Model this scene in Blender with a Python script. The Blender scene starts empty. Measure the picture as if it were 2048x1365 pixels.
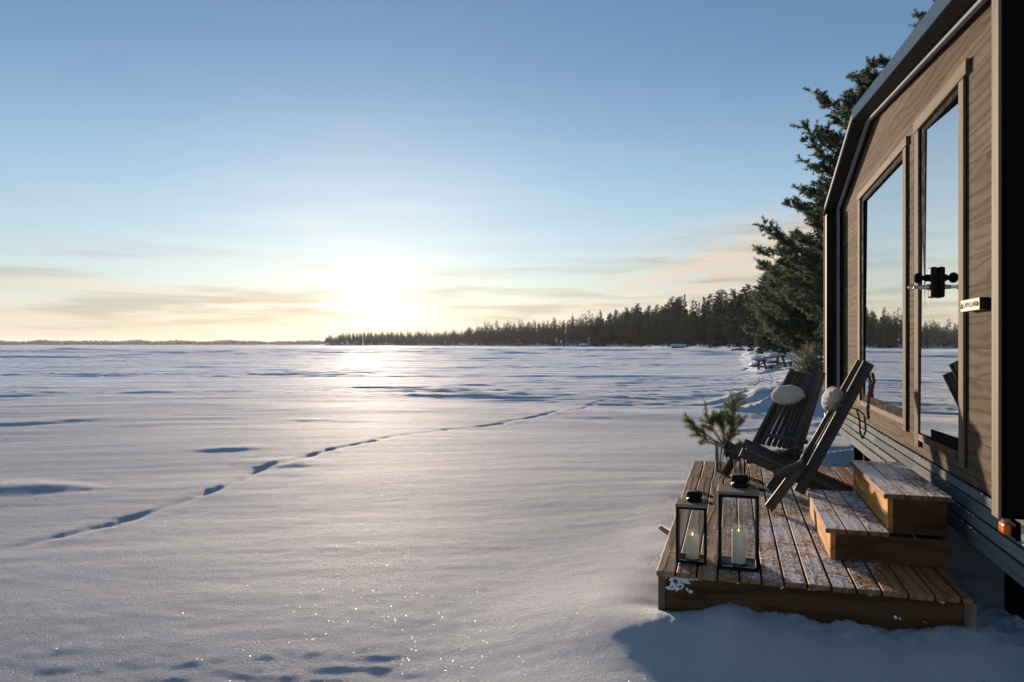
import bpy, bmesh, math, random
import numpy as np
from mathutils import Vector, Matrix

random.seed(7)
RNG = np.random.default_rng(7)
SC = bpy.context.scene
COL = SC.collection
PI = math.pi

# ------------------------------------------------------------------ camera
# world frame: deck top is z = 0, deck boards run along +Y, the cabin stands to +X
YAW = math.atan(441 / 1450)
CS, SN = math.cos(YAW), math.sin(YAW)
EYE = 1.12
cam_d = bpy.data.cameras.new('camera')
cam = bpy.data.objects.new('camera', cam_d)
COL.objects.link(cam)
cam.location = (0, 0, EYE)
cam.rotation_euler = (PI / 2, 0, YAW)
cam_d.sensor_width = 36
cam_d.lens = 1450 / 2048 * 36
cam_d.shift_y = 7.5 / 2048
cam_d.clip_start = 0.05
cam_d.clip_end = 20000
SC.camera = cam

# ------------------------------------------------------------------ light
SUN_EL = math.radians(5.2)
SUN_AZ = math.radians(28.0)          # degrees left of +Y
sun_dir = Vector((-math.sin(SUN_AZ) * math.cos(SUN_EL), math.cos(SUN_AZ) * math.cos(SUN_EL), math.sin(SUN_EL)))
sl = bpy.data.lights.new('sun', 'SUN')
sl.energy = 5.0
sl.angle = math.radians(1.6)
sl.color = (1.0, 0.79, 0.60)
so = bpy.data.objects.new('sun', sl)
COL.objects.link(so)
so.rotation_euler = sun_dir.to_track_quat('Z', 'Y').to_euler()

SC.view_settings.view_transform = 'Standard'
SC.view_settings.look = 'None'
SC.view_settings.gamma = 1
SC.view_settings.exposure = 0.62
SC.cycles.max_bounces = 8
SC.cycles.transparent_max_bounces = 24
SC.cycles.volume_bounces = 1


class NT:
    """small helper for building node trees"""
    def __init__(s, tree):
        s.t = tree
        s.n = tree.nodes
        s.l = tree.links

    def node(s, kind, **kw):
        nd = s.n.new(kind)
        for k, v in kw.items():
            setattr(nd, k, v)
        return nd

    def inp(s, nd, key, v):
        if v is None:
            return
        if isinstance(v, bpy.types.NodeSocket):
            s.l.new(v, nd.inputs[key])
        else:
            nd.inputs[key].default_value = v

    def math(s, op, a, b=None, c=None, clamp=False):
        nd = s.node('ShaderNodeMath', operation=op, use_clamp=clamp)
        s.inp(nd, 0, a)
        s.inp(nd, 1, b)
        s.inp(nd, 2, c)
        return nd.outputs[0]

    def vec(s, x, y, z):
        nd = s.node('ShaderNodeCombineXYZ')
        s.inp(nd, 0, x); s.inp(nd, 1, y); s.inp(nd, 2, z)
        return nd.outputs[0]

    def sep(s, v):
        nd = s.node('ShaderNodeSeparateXYZ')
        s.inp(nd, 0, v)
        return nd.outputs

    def noise(s, v, scale, detail=3, rough=0.5, dist=0.0, dim='3D'):
        nd = s.node('ShaderNodeTexNoise', noise_dimensions=dim)
        s.inp(nd, 'Vector', v)
        nd.inputs['Scale'].default_value = scale
        nd.inputs['Detail'].default_value = detail
        nd.inputs['Roughness'].default_value = rough
        nd.inputs['Distortion'].default_value = dist
        return nd.outputs['Fac']

    def rng(s, v, a, b, c=0.0, d=1.0, kind='SMOOTHSTEP'):
        nd = s.node('ShaderNodeMapRange', interpolation_type=kind)
        s.inp(nd, 'Value', v)
        s.inp(nd, 'From Min', a); s.inp(nd, 'From Max', b)
        s.inp(nd, 'To Min', c); s.inp(nd, 'To Max', d)
        return nd.outputs[0]

    def mix(s, f, a, b):
        nd = s.node('ShaderNodeMix', data_type='RGBA')
        s.inp(nd, 0, f)
        for k, v in ((6, a), (7, b)):
            if isinstance(v, tuple) and len(v) == 3:
                v = v + (1,)
            s.inp(nd, k, v)
        return nd.outputs[2]

    def scale(s, v, sc3):
        nd = s.node('ShaderNodeVectorMath', operation='MULTIPLY')
        s.inp(nd, 0, v); s.inp(nd, 1, sc3)
        return nd.outputs[0]

    def add(s, v, w):
        nd = s.node('ShaderNodeVectorMath', operation='ADD')
        s.inp(nd, 0, v); s.inp(nd, 1, w)
        return nd.outputs[0]


# ------------------------------------------------------------------ world sky
world = bpy.data.worlds.new('World')
SC.world = world
world.use_nodes = True
W = NT(world.node_tree)
W.n.clear()
SKY_S = 0.15
sky = W.node('ShaderNodeTexSky', sky_type='NISHITA')
sky.sun_disc = False
sky.sun_elevation = SUN_EL
sky.sun_rotation = -SUN_AZ
sky.altitude = 100
sky.air_density = 1.0
sky.dust_density = 0.12
sky.ozone_density = 2.0
tc = W.node('ShaderNodeTexCoord')
nrm = W.node('ShaderNodeVectorMath', operation='NORMALIZE')
W.l.new(tc.outputs['Generated'], nrm.inputs[0])
D = nrm.outputs[0]
dx, dy, dz = W.sep(D)
el = W.math('MULTIPLY', W.math('ARCSINE', dz), 180 / PI)
az = W.math('MULTIPLY', W.math('ARCTAN2', dx, dy), 180 / PI)      # degrees right of +Y
dotn = W.node('ShaderNodeVectorMath', operation='DOT_PRODUCT')
W.l.new(D, dotn.inputs[0]); dotn.inputs[1].default_value = sun_dir
ang = W.math('MULTIPLY', W.math('ARCCOSINE', W.math('MINIMUM', dotn.outputs['Value'], 0.999999)), 180 / PI)
el0 = 3.7      # the glare seen through the cloud sits a little below the disc
aa = W.math('SQRT', W.math('ADD', W.math('POWER', W.math('ADD', az, math.degrees(SUN_AZ)), 2.0),
                           W.math('POWER', W.math('MULTIPLY', W.math('SUBTRACT', el, el0), 1.7), 2.0)))
# thin stratus bands low over the horizon, and one high plume
bn = W.noise(W.vec(W.math('MULTIPLY', az, 0.045), W.math('MULTIPLY', el, 0.42), 3.1), 1.0, 5, 0.55, 0.35)
bn2 = W.noise(W.vec(W.math('MULTIPLY', az, 0.10), W.math('MULTIPLY', el, 1.1), 9.7), 1.0, 4, 0.55, 0.2)
band = W.math('MULTIPLY', W.rng(el, 9.0, 2.5), W.rng(W.math('ADD', bn, W.math('MULTIPLY', W.math('SUBTRACT', bn2, 0.5), 0.5)), 0.36, 0.62))
low = W.rng(el, 5.0, 0.0, 0.0, 0.85)
# plume: soft wedge right of the view centre
px_ = W.math('SUBTRACT', az, W.math('ADD', -2.0, W.math('MULTIPLY', el, 0.9)))
pl = W.math('MULTIPLY', W.rng(W.math('ABSOLUTE', W.math('SUBTRACT', az, 0.5)), 16.0, 4.0),
            W.rng(W.math('ABSOLUTE', W.math('SUBTRACT', W.math('SUBTRACT', el, 5.6), W.math('MULTIPLY', W.math('SUBTRACT', az, 0.0), 0.20))), 5.2, 0.6))
wn = W.noise(W.vec(W.math('MULTIPLY', W.math('SUBTRACT', az, W.math('MULTIPLY', el, 0.6)), 0.12), W.math('MULTIPLY', W.math('SUBTRACT', el, W.math('MULTIPLY', az, 0.22)), 0.55), 1.3), 1.0, 6, 0.6, 0.6)
plume = W.math('MULTIPLY', pl, W.rng(wn, 0.24, 0.56))
wisp_n = W.noise(W.vec(W.math('MULTIPLY', W.math('ADD', az, el), 0.05), W.math('MULTIPLY', W.math('SUBTRACT', el, W.math('MULTIPLY', az, 0.1)), 0.14), 7.0), 1.0, 6, 0.6, 0.8)
wisp = W.math('MULTIPLY', W.math('MULTIPLY', W.rng(wisp_n, 0.5, 0.8), 0.25), W.rng(el, 22.0, 6.0))
cl = W.math('MAXIMUM', W.math('MAXIMUM', W.math('MULTIPLY', band, 0.75), low), W.math('MAXIMUM', W.math('MULTIPLY', plume, 0.92), wisp))
up = W.rng(el, -0.5, 0.3)
cl = W.math('MULTIPLY', cl, up)
# cloud colour brightens towards the sun, darker streaks where thick
thick = W.rng(bn2, 0.42, 0.66, 1.05, 0.70)
near_sun = W.math('POWER', 2.71828, W.math('MULTIPLY', ang, -1 / 13.0))
cb = W.math('MULTIPLY', W.math('ADD', 0.47, W.math('MULTIPLY', near_sun, 0.28)), thick)
cbs = W.math('DIVIDE', cb, SKY_S)
ccol = W.scale((1.0, 0.80, 0.585), None)
sc_ = W.node('ShaderNodeVectorMath', operation='SCALE')
sc_.inputs[0].default_value = (1.0, 0.84, 0.66)
W.l.new(cbs, sc_.inputs['Scale'])
# glare of the sun shining through the thin cloud: wider than high
g1 = W.math('MULTIPLY', W.math('POWER', 2.71828, W.math('MULTIPLY', W.math('MULTIPLY', aa, aa), -1 / 7.0)), 0.85)
g2 = W.math('MULTIPLY', W.math('POWER', 2.71828, W.math('MULTIPLY', aa, -1 / 7.0)), 0.13)
gl = W.math('DIVIDE', W.math('MULTIPLY', W.math('ADD', g1, g2), W.math('MULTIPLY', W.rng(bn, 0.30, 0.62, 0.6, 1.2), W.rng(bn2, 0.34, 0.62, 1.25, 0.35))), SKY_S)
gs = W.node('ShaderNodeVectorMath', operation='SCALE')
gs.inputs[0].default_value = (1.0, 0.90, 0.74)
W.l.new(gl, gs.inputs['Scale'])
vs = W.node('ShaderNodeVectorMath', operation='SCALE')
vs.inputs[0].default_value = (0.40 / SKY_S, 0.48 / SKY_S, 0.57 / SKY_S)
W.l.new(W.math('ADD', 1.0, W.math('MULTIPLY', near_sun, 0.1)), vs.inputs['Scale'])
skt = W.mix(W.rng(el, 22.0, 1.0, 0.0, 0.5), W.scale(sky.outputs[0], (0.66, 0.69, 0.78)), vs.outputs[0])
mixc = W.mix(cl, skt, sc_.outputs[0])
tot = W.add(mixc, gs.outputs[0])
bg = W.node('ShaderNodeBackground')
W.l.new(tot, bg.inputs['Color'])
bg.inputs['Strength'].default_value = SKY_S
wo = W.node('ShaderNodeOutputWorld')
W.l.new(bg.outputs[0], wo.inputs['Surface'])

# ------------------------------------------------------------------ object helpers


def link(o):
    COL.objects.link(o)
    return o


def tag(o, label=None, cat=None, group=None, kind=None):
    if label: o['label'] = label
    if cat: o['category'] = cat
    if group: o['group'] = group
    if kind: o['kind'] = kind
    return o


def root(name, loc, label, cat, group=None, rz=0.0):
    o = bpy.data.objects.new(name, None)
    o.empty_display_size = 0.1
    o.location = loc
    o.rotation_euler = (0, 0, rz)
    link(o)
    return tag(o, label, cat, group)


def mesh_obj(name, me, m, parent=None, smooth=False):
    o = bpy.data.objects.new(name, me)
    if m is not None and not me.materials:
        me.materials.append(m)
    if smooth:
        me.polygons.foreach_set('use_smooth', [True] * len(me.polygons))
    if parent is not None:
        o.parent = parent
    return link(o)


def from_bm(name, bm, m, parent=None, smooth=False):
    me = bpy.data.meshes.new(name)
    bm.to_mesh(me)
    bm.free()
    return mesh_obj(name, me, m, parent, smooth)


def from_np(name, verts, faces, m, parent=None, smooth=False):
    """verts (n,3) array, faces (k,3) or (k,4) int array"""
    verts = np.asarray(verts, dtype=np.float32); faces = np.asarray(faces, dtype=np.int32)
    me = bpy.data.meshes.new(name)
    k = faces.shape[1]
    me.vertices.add(len(verts)); me.vertices.foreach_set('co', verts.ravel())
    me.loops.add(faces.size); me.loops.foreach_set('vertex_index', faces.ravel())
    me.polygons.add(len(faces))
    me.polygons.foreach_set('loop_start', np.arange(0, faces.size, k, dtype=np.int32))
    me.polygons.foreach_set('loop_total', np.full(len(faces), k, dtype=np.int32))
    me.update(calc_edges=True)
    me.validate()
    if parent == 'mesh':
        return me
    return mesh_obj(name, me, m, parent, smooth)


def box_bm(x0, x1, y0, y1, z0, z1, bevel=0.0, seg=1, bm=None):
    own = bm is None
    b = bmesh.new()
    vs = [b.verts.new((x, y, z)) for z in (z0, z1) for y in (y0, y1) for x in (x0, x1)]
    for f in ((0, 2, 3, 1), (4, 5, 7, 6), (0, 1, 5, 4), (2, 6, 7, 3), (0, 4, 6, 2), (1, 3, 7, 5)):
        b.faces.new([vs[i] for i in f])
    if bevel > 0:
        bmesh.ops.bevel(b, geom=list(b.edges), offset=bevel, segments=seg, affect='EDGES', profile=0.5)
    if own:
        return b
    me = bpy.data.meshes.new('tmp'); b.to_mesh(me); b.free()
    bm.from_mesh(me); bpy.data.meshes.remove(me)
    return bm


def box(name, x0, x1, y0, y1, z0, z1, m, parent=None, bevel=0.002, local=True):
    """axis aligned box given in WORLD coordinates; the longest side becomes local X so wood grain follows it"""
    dims = {'x': x1 - x0, 'y': y1 - y0, 'z': z1 - z0}
    c = Vector(((x0 + x1) / 2, (y0 + y1) / 2, (z0 + z1) / 2))
    long_ = max(dims, key=dims.get)
    if long_ == 'x':
        ax = (Vector((1, 0, 0)), Vector((0, 1, 0)), Vector((0, 0, 1)))
        d = (dims['x'], dims['y'], dims['z'])
    elif long_ == 'y':
        ax = (Vector((0, 1, 0)), Vector((-1, 0, 0)), Vector((0, 0, 1)))
        d = (dims['y'], dims['x'], dims['z'])
    else:
        ax = (Vector((0, 0, 1)), Vector((0, 1, 0)), Vector((-1, 0, 0)))
        d = (dims['z'], dims['y'], dims['x'])
    b = box_bm(-d[0] / 2, d[0] / 2, -d[1] / 2, d[1] / 2, -d[2] / 2, d[2] / 2, min(bevel, min(d) * 0.3))
    o = from_bm(name, b, m)
    M = Matrix((ax[0], ax[1], ax[2])).transposed().to_4x4()
    M.translation = c
    place(o, M, parent)
    return o


def place(o, M, parent=None):
    """world matrix M, parent without any parent-inverse"""
    if parent is not None:
        o.parent = parent
        pm = Matrix.Translation(parent.location) @ parent.rotation_euler.to_matrix().to_4x4()
        M = pm.inverted() @ M
    o.matrix_basis = M
    return o


def beam(name, p0, p1, w, t, m, parent=None, up=(0, 0, 1), bevel=0.003, taper=1.0, ext=0.0):
    """bar from p0 to p1: width w sideways, thickness t along 'up'"""
    p0 = Vector(p0); p1 = Vector(p1)
    x = (p1 - p0); L = x.length + 2 * ext; x.normalize()
    y = Vector(up).cross(x); y.normalize()
    z = x.cross(y)
    b = box_bm(-L / 2, L / 2, -w / 2, w / 2, -t / 2, t / 2, min(bevel, min(w, t) * 0.3))
    if taper != 1.0:
        for v in b.verts:
            if v.co.x > 0: v.co.y *= taper; v.co.z *= taper
    o = from_bm(name, b, m)
    M = Matrix((x, y, z)).transposed().to_4x4()
    M.translation = (p0 + p1) / 2
    return place(o, M, parent)


def tube_arrays(pts, radii, seg=6):
    pts = [Vector(p) for p in pts]
    V = []; F = []
    prev = None
    for i, p in enumerate(pts):
        d = (pts[min(i + 1, len(pts) - 1)] - pts[max(i - 1, 0)])
        if d.length < 1e-9: d = Vector((0, 0, 1))
        d.normalize()
        a = d.orthogonal().normalized() if prev is None else (prev - d * prev.dot(d)).normalized()
        prev = a
        b = d.cross(a)
        for k in range(seg):
            th = 2 * PI * k / seg
            V.append(p + (a * math.cos(th) + b * math.sin(th)) * radii[i])
    for i in range(len(pts) - 1):
        for k in range(seg):
            k2 = (k + 1) % seg
            F.append((i * seg + k, i * seg + k2, (i + 1) * seg + k2, (i + 1) * seg + k))
    return V, F


class Soup:
    """collects quads"""
    def __init__(s):
        s.v = []; s.f = []; s.n = 0

    def add(s, V, F):
        s.v.append(np.array([tuple(q) for q in V], dtype=np.float32))
        s.f.append(np.array(F, dtype=np.int32) + s.n)
        s.n += len(V)

    def tube(s, pts, radii, seg=6):
        if not isinstance(radii, (list, tuple)): radii = [radii] * len(pts)
        s.add(*tube_arrays(pts, radii, seg))

    def build(s, name, m, parent=None, smooth=True, world_to=None):
        v = np.concatenate(s.v); f = np.concatenate(s.f)
        if world_to is not None:
            Mi = world_to.inverted()
            A = np.array(Mi); v = v @ A[:3, :3].T + A[:3, 3]
        return from_np(name, v, f, m, parent, smooth)


def pmat(r):
    return Matrix.Translation(r.location) @ r.rotation_euler.to_matrix().to_4x4()


def lathe(name, prof, m, parent, loc, seg=28, smooth=True, axis=None):
    """profile of (radius, height) revolved round z at WORLD loc"""
    V = []; F = []
    for r, z in prof:
        for k in range(seg):
            th = 2 * PI * k / seg
            V.append((r * math.cos(th), r * math.sin(th), z))
    for i in range(len(prof) - 1):
        for k in range(seg):
            k2 = (k + 1) % seg
            F.append((i * seg + k, i * seg + k2, (i + 1) * seg + k2, (i + 1) * seg + k))
    o = from_np(name, V, F, m, None, smooth)
    M = Matrix.Translation(loc)
    if axis is not None:
        M = M @ Vector(axis).to_track_quat('Z', 'Y').to_matrix().to_4x4()
    return place(o, M, parent)


# ------------------------------------------------------------------ materials
def newmat(name):
    m = bpy.data.materials.new(name)
    m.use_nodes = True
    t = NT(m.node_tree)
    b = m.node_tree.nodes['Principled BSDF']
    return m, t, b


def plain(name, col, rough=0.6, metal=0.0, spec=0.5, var=0.25, nscale=14.0, bump=0.0):
    m, t, b = newmat(name)
    co = t.node('ShaderNodeTexCoord').outputs['Object']
    n = t.noise(co, nscale, 4, 0.6)
    dark = tuple(c * (1 - var) for c in col); light = tuple(min(1, c * (1 + var)) for c in col)
    t.l.new(t.mix(n, dark, light), b.inputs['Base Color'])
    b.inputs['Roughness'].default_value = rough
    t.l.new(t.rng(n, 0.3, 0.7, max(0.02, rough - 0.12), min(1, rough + 0.12)), b.inputs['Roughness'])
    b.inputs['Metallic'].default_value = metal
    b.inputs['Specular IOR Level'].default_value = spec
    if bump:
        bp = t.node('ShaderNodeBump')
        bp.inputs['Strength'].default_value = bump
        bp.inputs['Distance'].default_value = 0.003
        t.l.new(t.noise(co, nscale * 8, 4, 0.6), bp.inputs['Height'])
        t.l.new(bp.outputs[0], b.inputs['Normal'])
    return m


def wood(name, light, dark, rings=26.0, knots=True, relief=0.002, frost=0.0, rough=0.65, groove=0.0, worn=0.0, frost_bias=None, knot_size=1.0, spec=0.10):
    """grain runs along local X; frost lies only on faces that look up"""
    m, t, b = newmat(name)
    co = t.node('ShaderNodeTexCoord').outputs['Object']
    oi = t.node('ShaderNodeObjectInfo').outputs['Random']
    off = t.vec(t.math('MULTIPLY', oi, 37.0), t.math('MULTIPLY', oi, 11.3), t.math('MULTIPLY', oi, 5.7))
    p = t.add(co, off)
    ps = t.scale(p, (0.16, 1.0, 1.0))
    warp = t.noise(ps, 7.0, 3, 0.55)
    x, y, z = t.sep(ps)
    ky = y
    kmask = None
    if knots:
        vor = t.node('ShaderNodeTexVoronoi')
        t.inp(vor, 'Vector', t.scale(p, (1.5, 4.5, 4.5)))
        vor.inputs['Scale'].default_value = 1.0 / knot_size
        dist = vor.outputs['Distance']
        kinf = t.rng(dist, 0.42, 0.02)
        kmask = t.rng(dist, 0.12, 0.06)
        ky = t.math('ADD', y, t.math('MULTIPLY', kinf, 0.045))
    ring = t.math('SINE', t.math('ADD', t.math('MULTIPLY', t.math('ADD', ky, t.math('MULTIPLY', z, 0.6)), rings * 2 * PI),
                                 t.math('MULTIPLY', warp, 16.0)))
    ringn = t.rng(ring, -1.0, 1.0, 0.0, 1.0, 'LINEAR')
    ringp = t.math('POWER', ringn, 3.0)
    fib = t.noise(t.scale(p, (3.0, 90.0, 90.0)), 1.0, 3, 0.6)
    blot = t.noise(t.scale(p, (0.8, 3.0, 3.0)), 2.2, 3, 0.55)
    f = t.math('ADD', t.math('MULTIPLY', ringp, 0.5), t.math('ADD', t.math('MULTIPLY', fib, 0.35), t.math('MULTIPLY', blot, 0.35)))
    f = t.rng(f, 0.15, 1.0)
    c = t.mix(f, light, dark)
    tone = t.rng(oi, 0, 1, 0.78, 1.18, 'LINEAR')
    hs = t.node('ShaderNodeHueSaturation')
    t.l.new(c, hs.inputs['Color']); t.l.new(tone, hs.inputs['Value'])
    c = hs.outputs[0]
    if kmask is not None:
        c = t.mix(t.math('MULTIPLY', kmask, 0.75), c, tuple(q * 0.35 for q in dark))
    if worn > 0:
        wn_ = t.noise(t.scale(p, (1.0, 6.0, 6.0)), 3.0, 5, 0.65)
        c = t.mix(t.math('MULTIPLY', t.rng(wn_, 0.5, 0.72), worn), c, (0.24, 0.20, 0.155))
    h = t.math('ADD', t.math('MULTIPLY', ringp, 1.0), t.math('MULTIPLY', fib, 0.7))
    if kmask is not None:
        h = t.math('ADD', h, t.math('MULTIPLY', kmask, 0.8))
    if groove > 0:
        gy = t.math('SINE', t.math('MULTIPLY', t.sep(co)[1], 2 * PI / groove))
        h = t.math('ADD', h, t.math('MULTIPLY', t.rng(gy, -1, 1), 1.4))
    r = rough
    bp = t.node('ShaderNodeBump')
    bp.inputs['Strength'].default_value = 1.0
    bp.inputs['Distance'].default_value = relief
    if frost > 0:
        geo = t.node('ShaderNodeNewGeometry')
        nz = t.sep(geo.outputs['True Normal'])[2]
        P = geo.outputs['Position']
        upm = t.rng(nz, 0.6, 0.85)
        big = t.noise(P, 1.7, 3, 0.55)
        mid = t.noise(t.scale(P, (1.0, 0.75, 1.0)), 13.0, 4, 0.65)
        fine = t.noise(t.scale(P, (1.0, 0.6, 1.0)), 62.0, 3, 0.8)
        cover = t.math('ADD', t.math('MULTIPLY', big, 0.95), t.math('MULTIPLY', mid, 0.75))
        if frost_bias is not None:
            cover = t.math('ADD', cover, t.math('MULTIPLY', t.math('ABSOLUTE', t.math('SUBTRACT', t.sep(P)[0], frost_bias)), -0.55))
        thr = t.rng(cover, 0.50, 1.02, 0.68, 0.34, 'LINEAR')
        fm = t.rng(fine, t.math('SUBTRACT', thr, 0.045), t.math('ADD', thr, 0.045))
        fm = t.math('MULTIPLY', t.math('MULTIPLY', fm, upm), frost)
        c = t.mix(fm, c, (0.74, 0.77, 0.83))
        h = t.math('ADD', h, t.math('MULTIPLY', fm, 2.2))
    t.l.new(c, b.inputs['Base Color'])
    t.l.new(h, bp.inputs['Height'])
    t.l.new(bp.outputs[0], b.inputs['Normal'])
    b.inputs['Roughness'].default_value = r
    b.inputs['Specular IOR Level'].default_value = spec
    return m


def glass(name, ior=1.5, tint=(0.95, 0.97, 0.98), rough=0.0, boost=0.0):
    m = bpy.data.materials.new(name); m.use_nodes = True
    t = NT(m.node_tree); t.n.clear()
    fr = t.node('ShaderNodeFresnel'); fr.inputs['IOR'].default_value = ior
    fac = t.math('MULTIPLY_ADD', fr.outputs[0], 1.0 - boost, boost, clamp=True)
    tr = t.node('ShaderNodeBsdfTransparent'); tr.inputs[0].default_value = tint + (1,)
    gl_ = t.node('ShaderNodeBsdfGlossy'); gl_.inputs['Roughness'].default_value = rough
    gl_.inputs['Color'].default_value = (0.93, 0.97, 0.98, 1)
    mx = t.node('ShaderNodeMixShader')
    t.l.new(fac, mx.inputs[0]); t.l.new(tr.outputs[0], mx.inputs[1]); t.l.new(gl_.outputs[0], mx.inputs[2])
    out = t.node('ShaderNodeOutputMaterial'); t.l.new(mx.outputs[0], out.inputs['Surface'])
    return m


def foliage(name, c0, c1, trans=0.35, snow=0.0):
    m = bpy.data.materials.new(name); m.use_nodes = True
    t = NT(m.node_tree); t.n.clear()
    co = t.node('ShaderNodeTexCoord').outputs['Object']
    oi = t.node('ShaderNodeObjectInfo').outputs['Random']
    n = t.noise(co, 0.9, 3, 0.6)
    n2 = t.noise(co, 9.0, 2, 0.6)
    f = t.math('ADD', t.math('MULTIPLY', n, 0.6), t.math('ADD', t.math('MULTIPLY', n2, 0.4), t.math('MULTIPLY', t.math('SUBTRACT', oi, 0.5), 0.5)))
    c = t.mix(t.rng(f, 0.25, 0.8), c0, c1)
    if snow > 0:
        c = t.mix(t.math('MULTIPLY', t.rng(t.noise(co, 3.0, 4, 0.7), 0.60, 0.70), snow), c, (0.6, 0.62, 0.66))
    d = t.node('ShaderNodeBsdfPrincipled')
    t.l.new(c, d.inputs['Base Color']); d.inputs['Roughness'].default_value = 0.6
    d.inputs['Specular IOR Level'].default_value = 0.25
    tl = t.node('ShaderNodeBsdfTranslucent')
    t.l.new(c, tl.inputs['Color'])
    mx = t.node('ShaderNodeMixShader'); mx.inputs[0].default_value = trans
    t.l.new(d.outputs[0], mx.inputs[1]); t.l.new(tl.outputs[0], mx.inputs[2])
    out = t.node('ShaderNodeOutputMaterial'); t.l.new(mx.outputs[0], out.inputs['Surface'])
    return m


def snow_mat(name, lake=True):
    m, t, b = newmat(name)
    geo = t.node('ShaderNodeNewGeometry')
    P = geo.outputs['Position']
    cd = t.node('ShaderNodeVectorMath', operation='LENGTH')
    t.l.new(P, cd.inputs[0])
    dist = cd.outputs['Value']
    n = t.noise(P, 0.6, 4, 0.6)
    c = t.mix(n, (0.80, 0.86, 0.95), (0.86, 0.91, 0.98))
    t.l.new(c, b.inputs['Base Color'])
    b.inputs['Roughness'].default_value = 0.82
    b.inputs['Specular IOR Level'].default_value = 0.4
    b.inputs['Subsurface Weight'].default_value = 0.0
    # grain: crystals near the deck, wind ripples farther away
    rot = t.node('ShaderNodeMapping')
    t.inp(rot, 'Vector', P)
    rot.inputs['Rotation'].default_value = (0, 0, -math.radians(24))
    R = rot.outputs[0]
    fade = t.rng(dist, 3.0, 40.0, 1.0, 0.0)
    crumb = t.noise(R, 62.0, 4, 0.8)
    crumb2 = t.noise(t.scale(R, (0.6, 1.0, 1.0)), 17.0, 4, 0.6)
    rip = t.noise(t.scale(R, (0.22, 1.0, 1.0)), 2.3, 5, 0.62)
    farr = t.noise(t.scale(R, (0.14, 1.0, 1.0)), 0.35, 6, 0.68)
    h = t.math('ADD', t.math('MULTIPLY', t.math('MULTIPLY', crumb, fade), 0.11),
               t.math('MULTIPLY', t.math('MULTIPLY', crumb2, t.rng(dist, 5.0, 80.0, 1.0, 0.0)), 0.025))
    h = t.math('ADD', h, t.math('MULTIPLY', rip, t.rng(dist, 3.0, 60.0, 0.10, 0.17)))
    h = t.math('ADD', h, t.math('MULTIPLY', t.noise(t.scale(R, (0.35, 1.0, 1.0)), 0.9, 4, 0.55), t.rng(dist, 4.0, 40.0, 0.34, 0.20)))
    h = t.math('ADD', h, t.math('MULTIPLY', farr, t.rng(dist, 15.0, 250.0, 0.05, 0.8)))
    bp = t.node('ShaderNodeBump'); bp.inputs['Strength'].default_value = 0.8; bp.inputs['Distance'].default_value = 1.0
    t.l.new(h, bp.inputs['Height'])
    t.l.new(bp.outputs[0], b.inputs['Normal'])
    # glitter: sparse crystals that mirror the sun
    vo = t.node('ShaderNodeTexVoronoi'); t.inp(vo, 'Vector', P); vo.inputs['Scale'].default_value = 330.0
    wnz = t.node('ShaderNodeTexWhiteNoise'); t.l.new(vo.outputs['Color'], wnz.inputs['Vector'])
    sel = t.math('GREATER_THAN', wnz.outputs['Value'], 0.984)
    core = t.rng(vo.outputs['Distance'], 0.34, 0.22)
    gm = t.math('MULTIPLY', t.math('MULTIPLY', sel, core), t.rng(dist, 3.5, 11.0, 1.0, 0.0))
    cn = t.node('ShaderNodeVectorMath', operation='SUBTRACT'); t.l.new(vo.outputs['Color'], cn.inputs[0]); cn.inputs[1].default_value = (0.5, 0.5, 0.5)
    cs = t.scale(cn.outputs[0], (2.2, 2.2, 0.5))
    nn = t.node('ShaderNodeVectorMath', operation='NORMALIZE'); t.l.new(t.add(geo.outputs['Normal'], cs), nn.inputs[0])
    gb = t.node('ShaderNodeBsdfGlossy'); gb.inputs['Roughness'].default_value = 0.42
    t.l.new(nn.outputs[0], gb.inputs['Normal'])
    mx = t.node('ShaderNodeMixShader')
    t.l.new(gm, mx.inputs[0]); t.l.new(b.outputs[0], mx.inputs[1]); t.l.new(gb.outputs[0], mx.inputs[2])
    t.l.new(mx.outputs[0], m.node_tree.nodes['Material Output'].inputs['Surface'])
    return m


M = {}
M['snow'] = snow_mat('wind_packed_snow')
M['snow_clump'] = plain('snow_clump', (0.80, 0.83, 0.88), 0.7, var=0.05, bump=0.6, nscale=20)
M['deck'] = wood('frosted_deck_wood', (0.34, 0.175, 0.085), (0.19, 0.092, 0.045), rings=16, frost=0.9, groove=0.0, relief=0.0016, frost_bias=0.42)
M['deck_left'] = wood('dry_deck_wood', (0.33, 0.205, 0.12), (0.20, 0.115, 0.066), rings=16, frost=0.6, groove=0.0, relief=0.0016, frost_bias=0.42)
M['deck_end'] = plain('deck_board_end', (0.26, 0.17, 0.085), 0.8, var=0.45, nscale=30, bump=0.5)
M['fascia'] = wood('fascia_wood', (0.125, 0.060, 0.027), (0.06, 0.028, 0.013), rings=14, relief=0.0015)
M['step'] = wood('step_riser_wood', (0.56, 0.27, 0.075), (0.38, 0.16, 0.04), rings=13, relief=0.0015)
M['tread'] = wood('frosted_tread_wood', (0.30, 0.145, 0.066), (0.15, 0.07, 0.034), rings=16, frost=0.85, groove=0.0, relief=0.0016)
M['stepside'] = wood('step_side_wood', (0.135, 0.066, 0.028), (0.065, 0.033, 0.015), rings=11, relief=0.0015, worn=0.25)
M['siding'] = wood('grey_brown_siding', (0.125, 0.093, 0.062), (0.066, 0.048, 0.031), rings=17, relief=0.0020, worn=0.22, rough=0.85, spec=0.04, knot_size=1.15)
M['trim'] = wood('siding_trim', (0.165, 0.122, 0.080), (0.115, 0.084, 0.055), rings=20, relief=0.0006, knots=False, rough=0.8)
M['corner'] = wood('corner_trim', (0.21, 0.175, 0.115), (0.15, 0.125, 0.082), rings=12, relief=0.0006, knots=True, rough=0.7)
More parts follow.
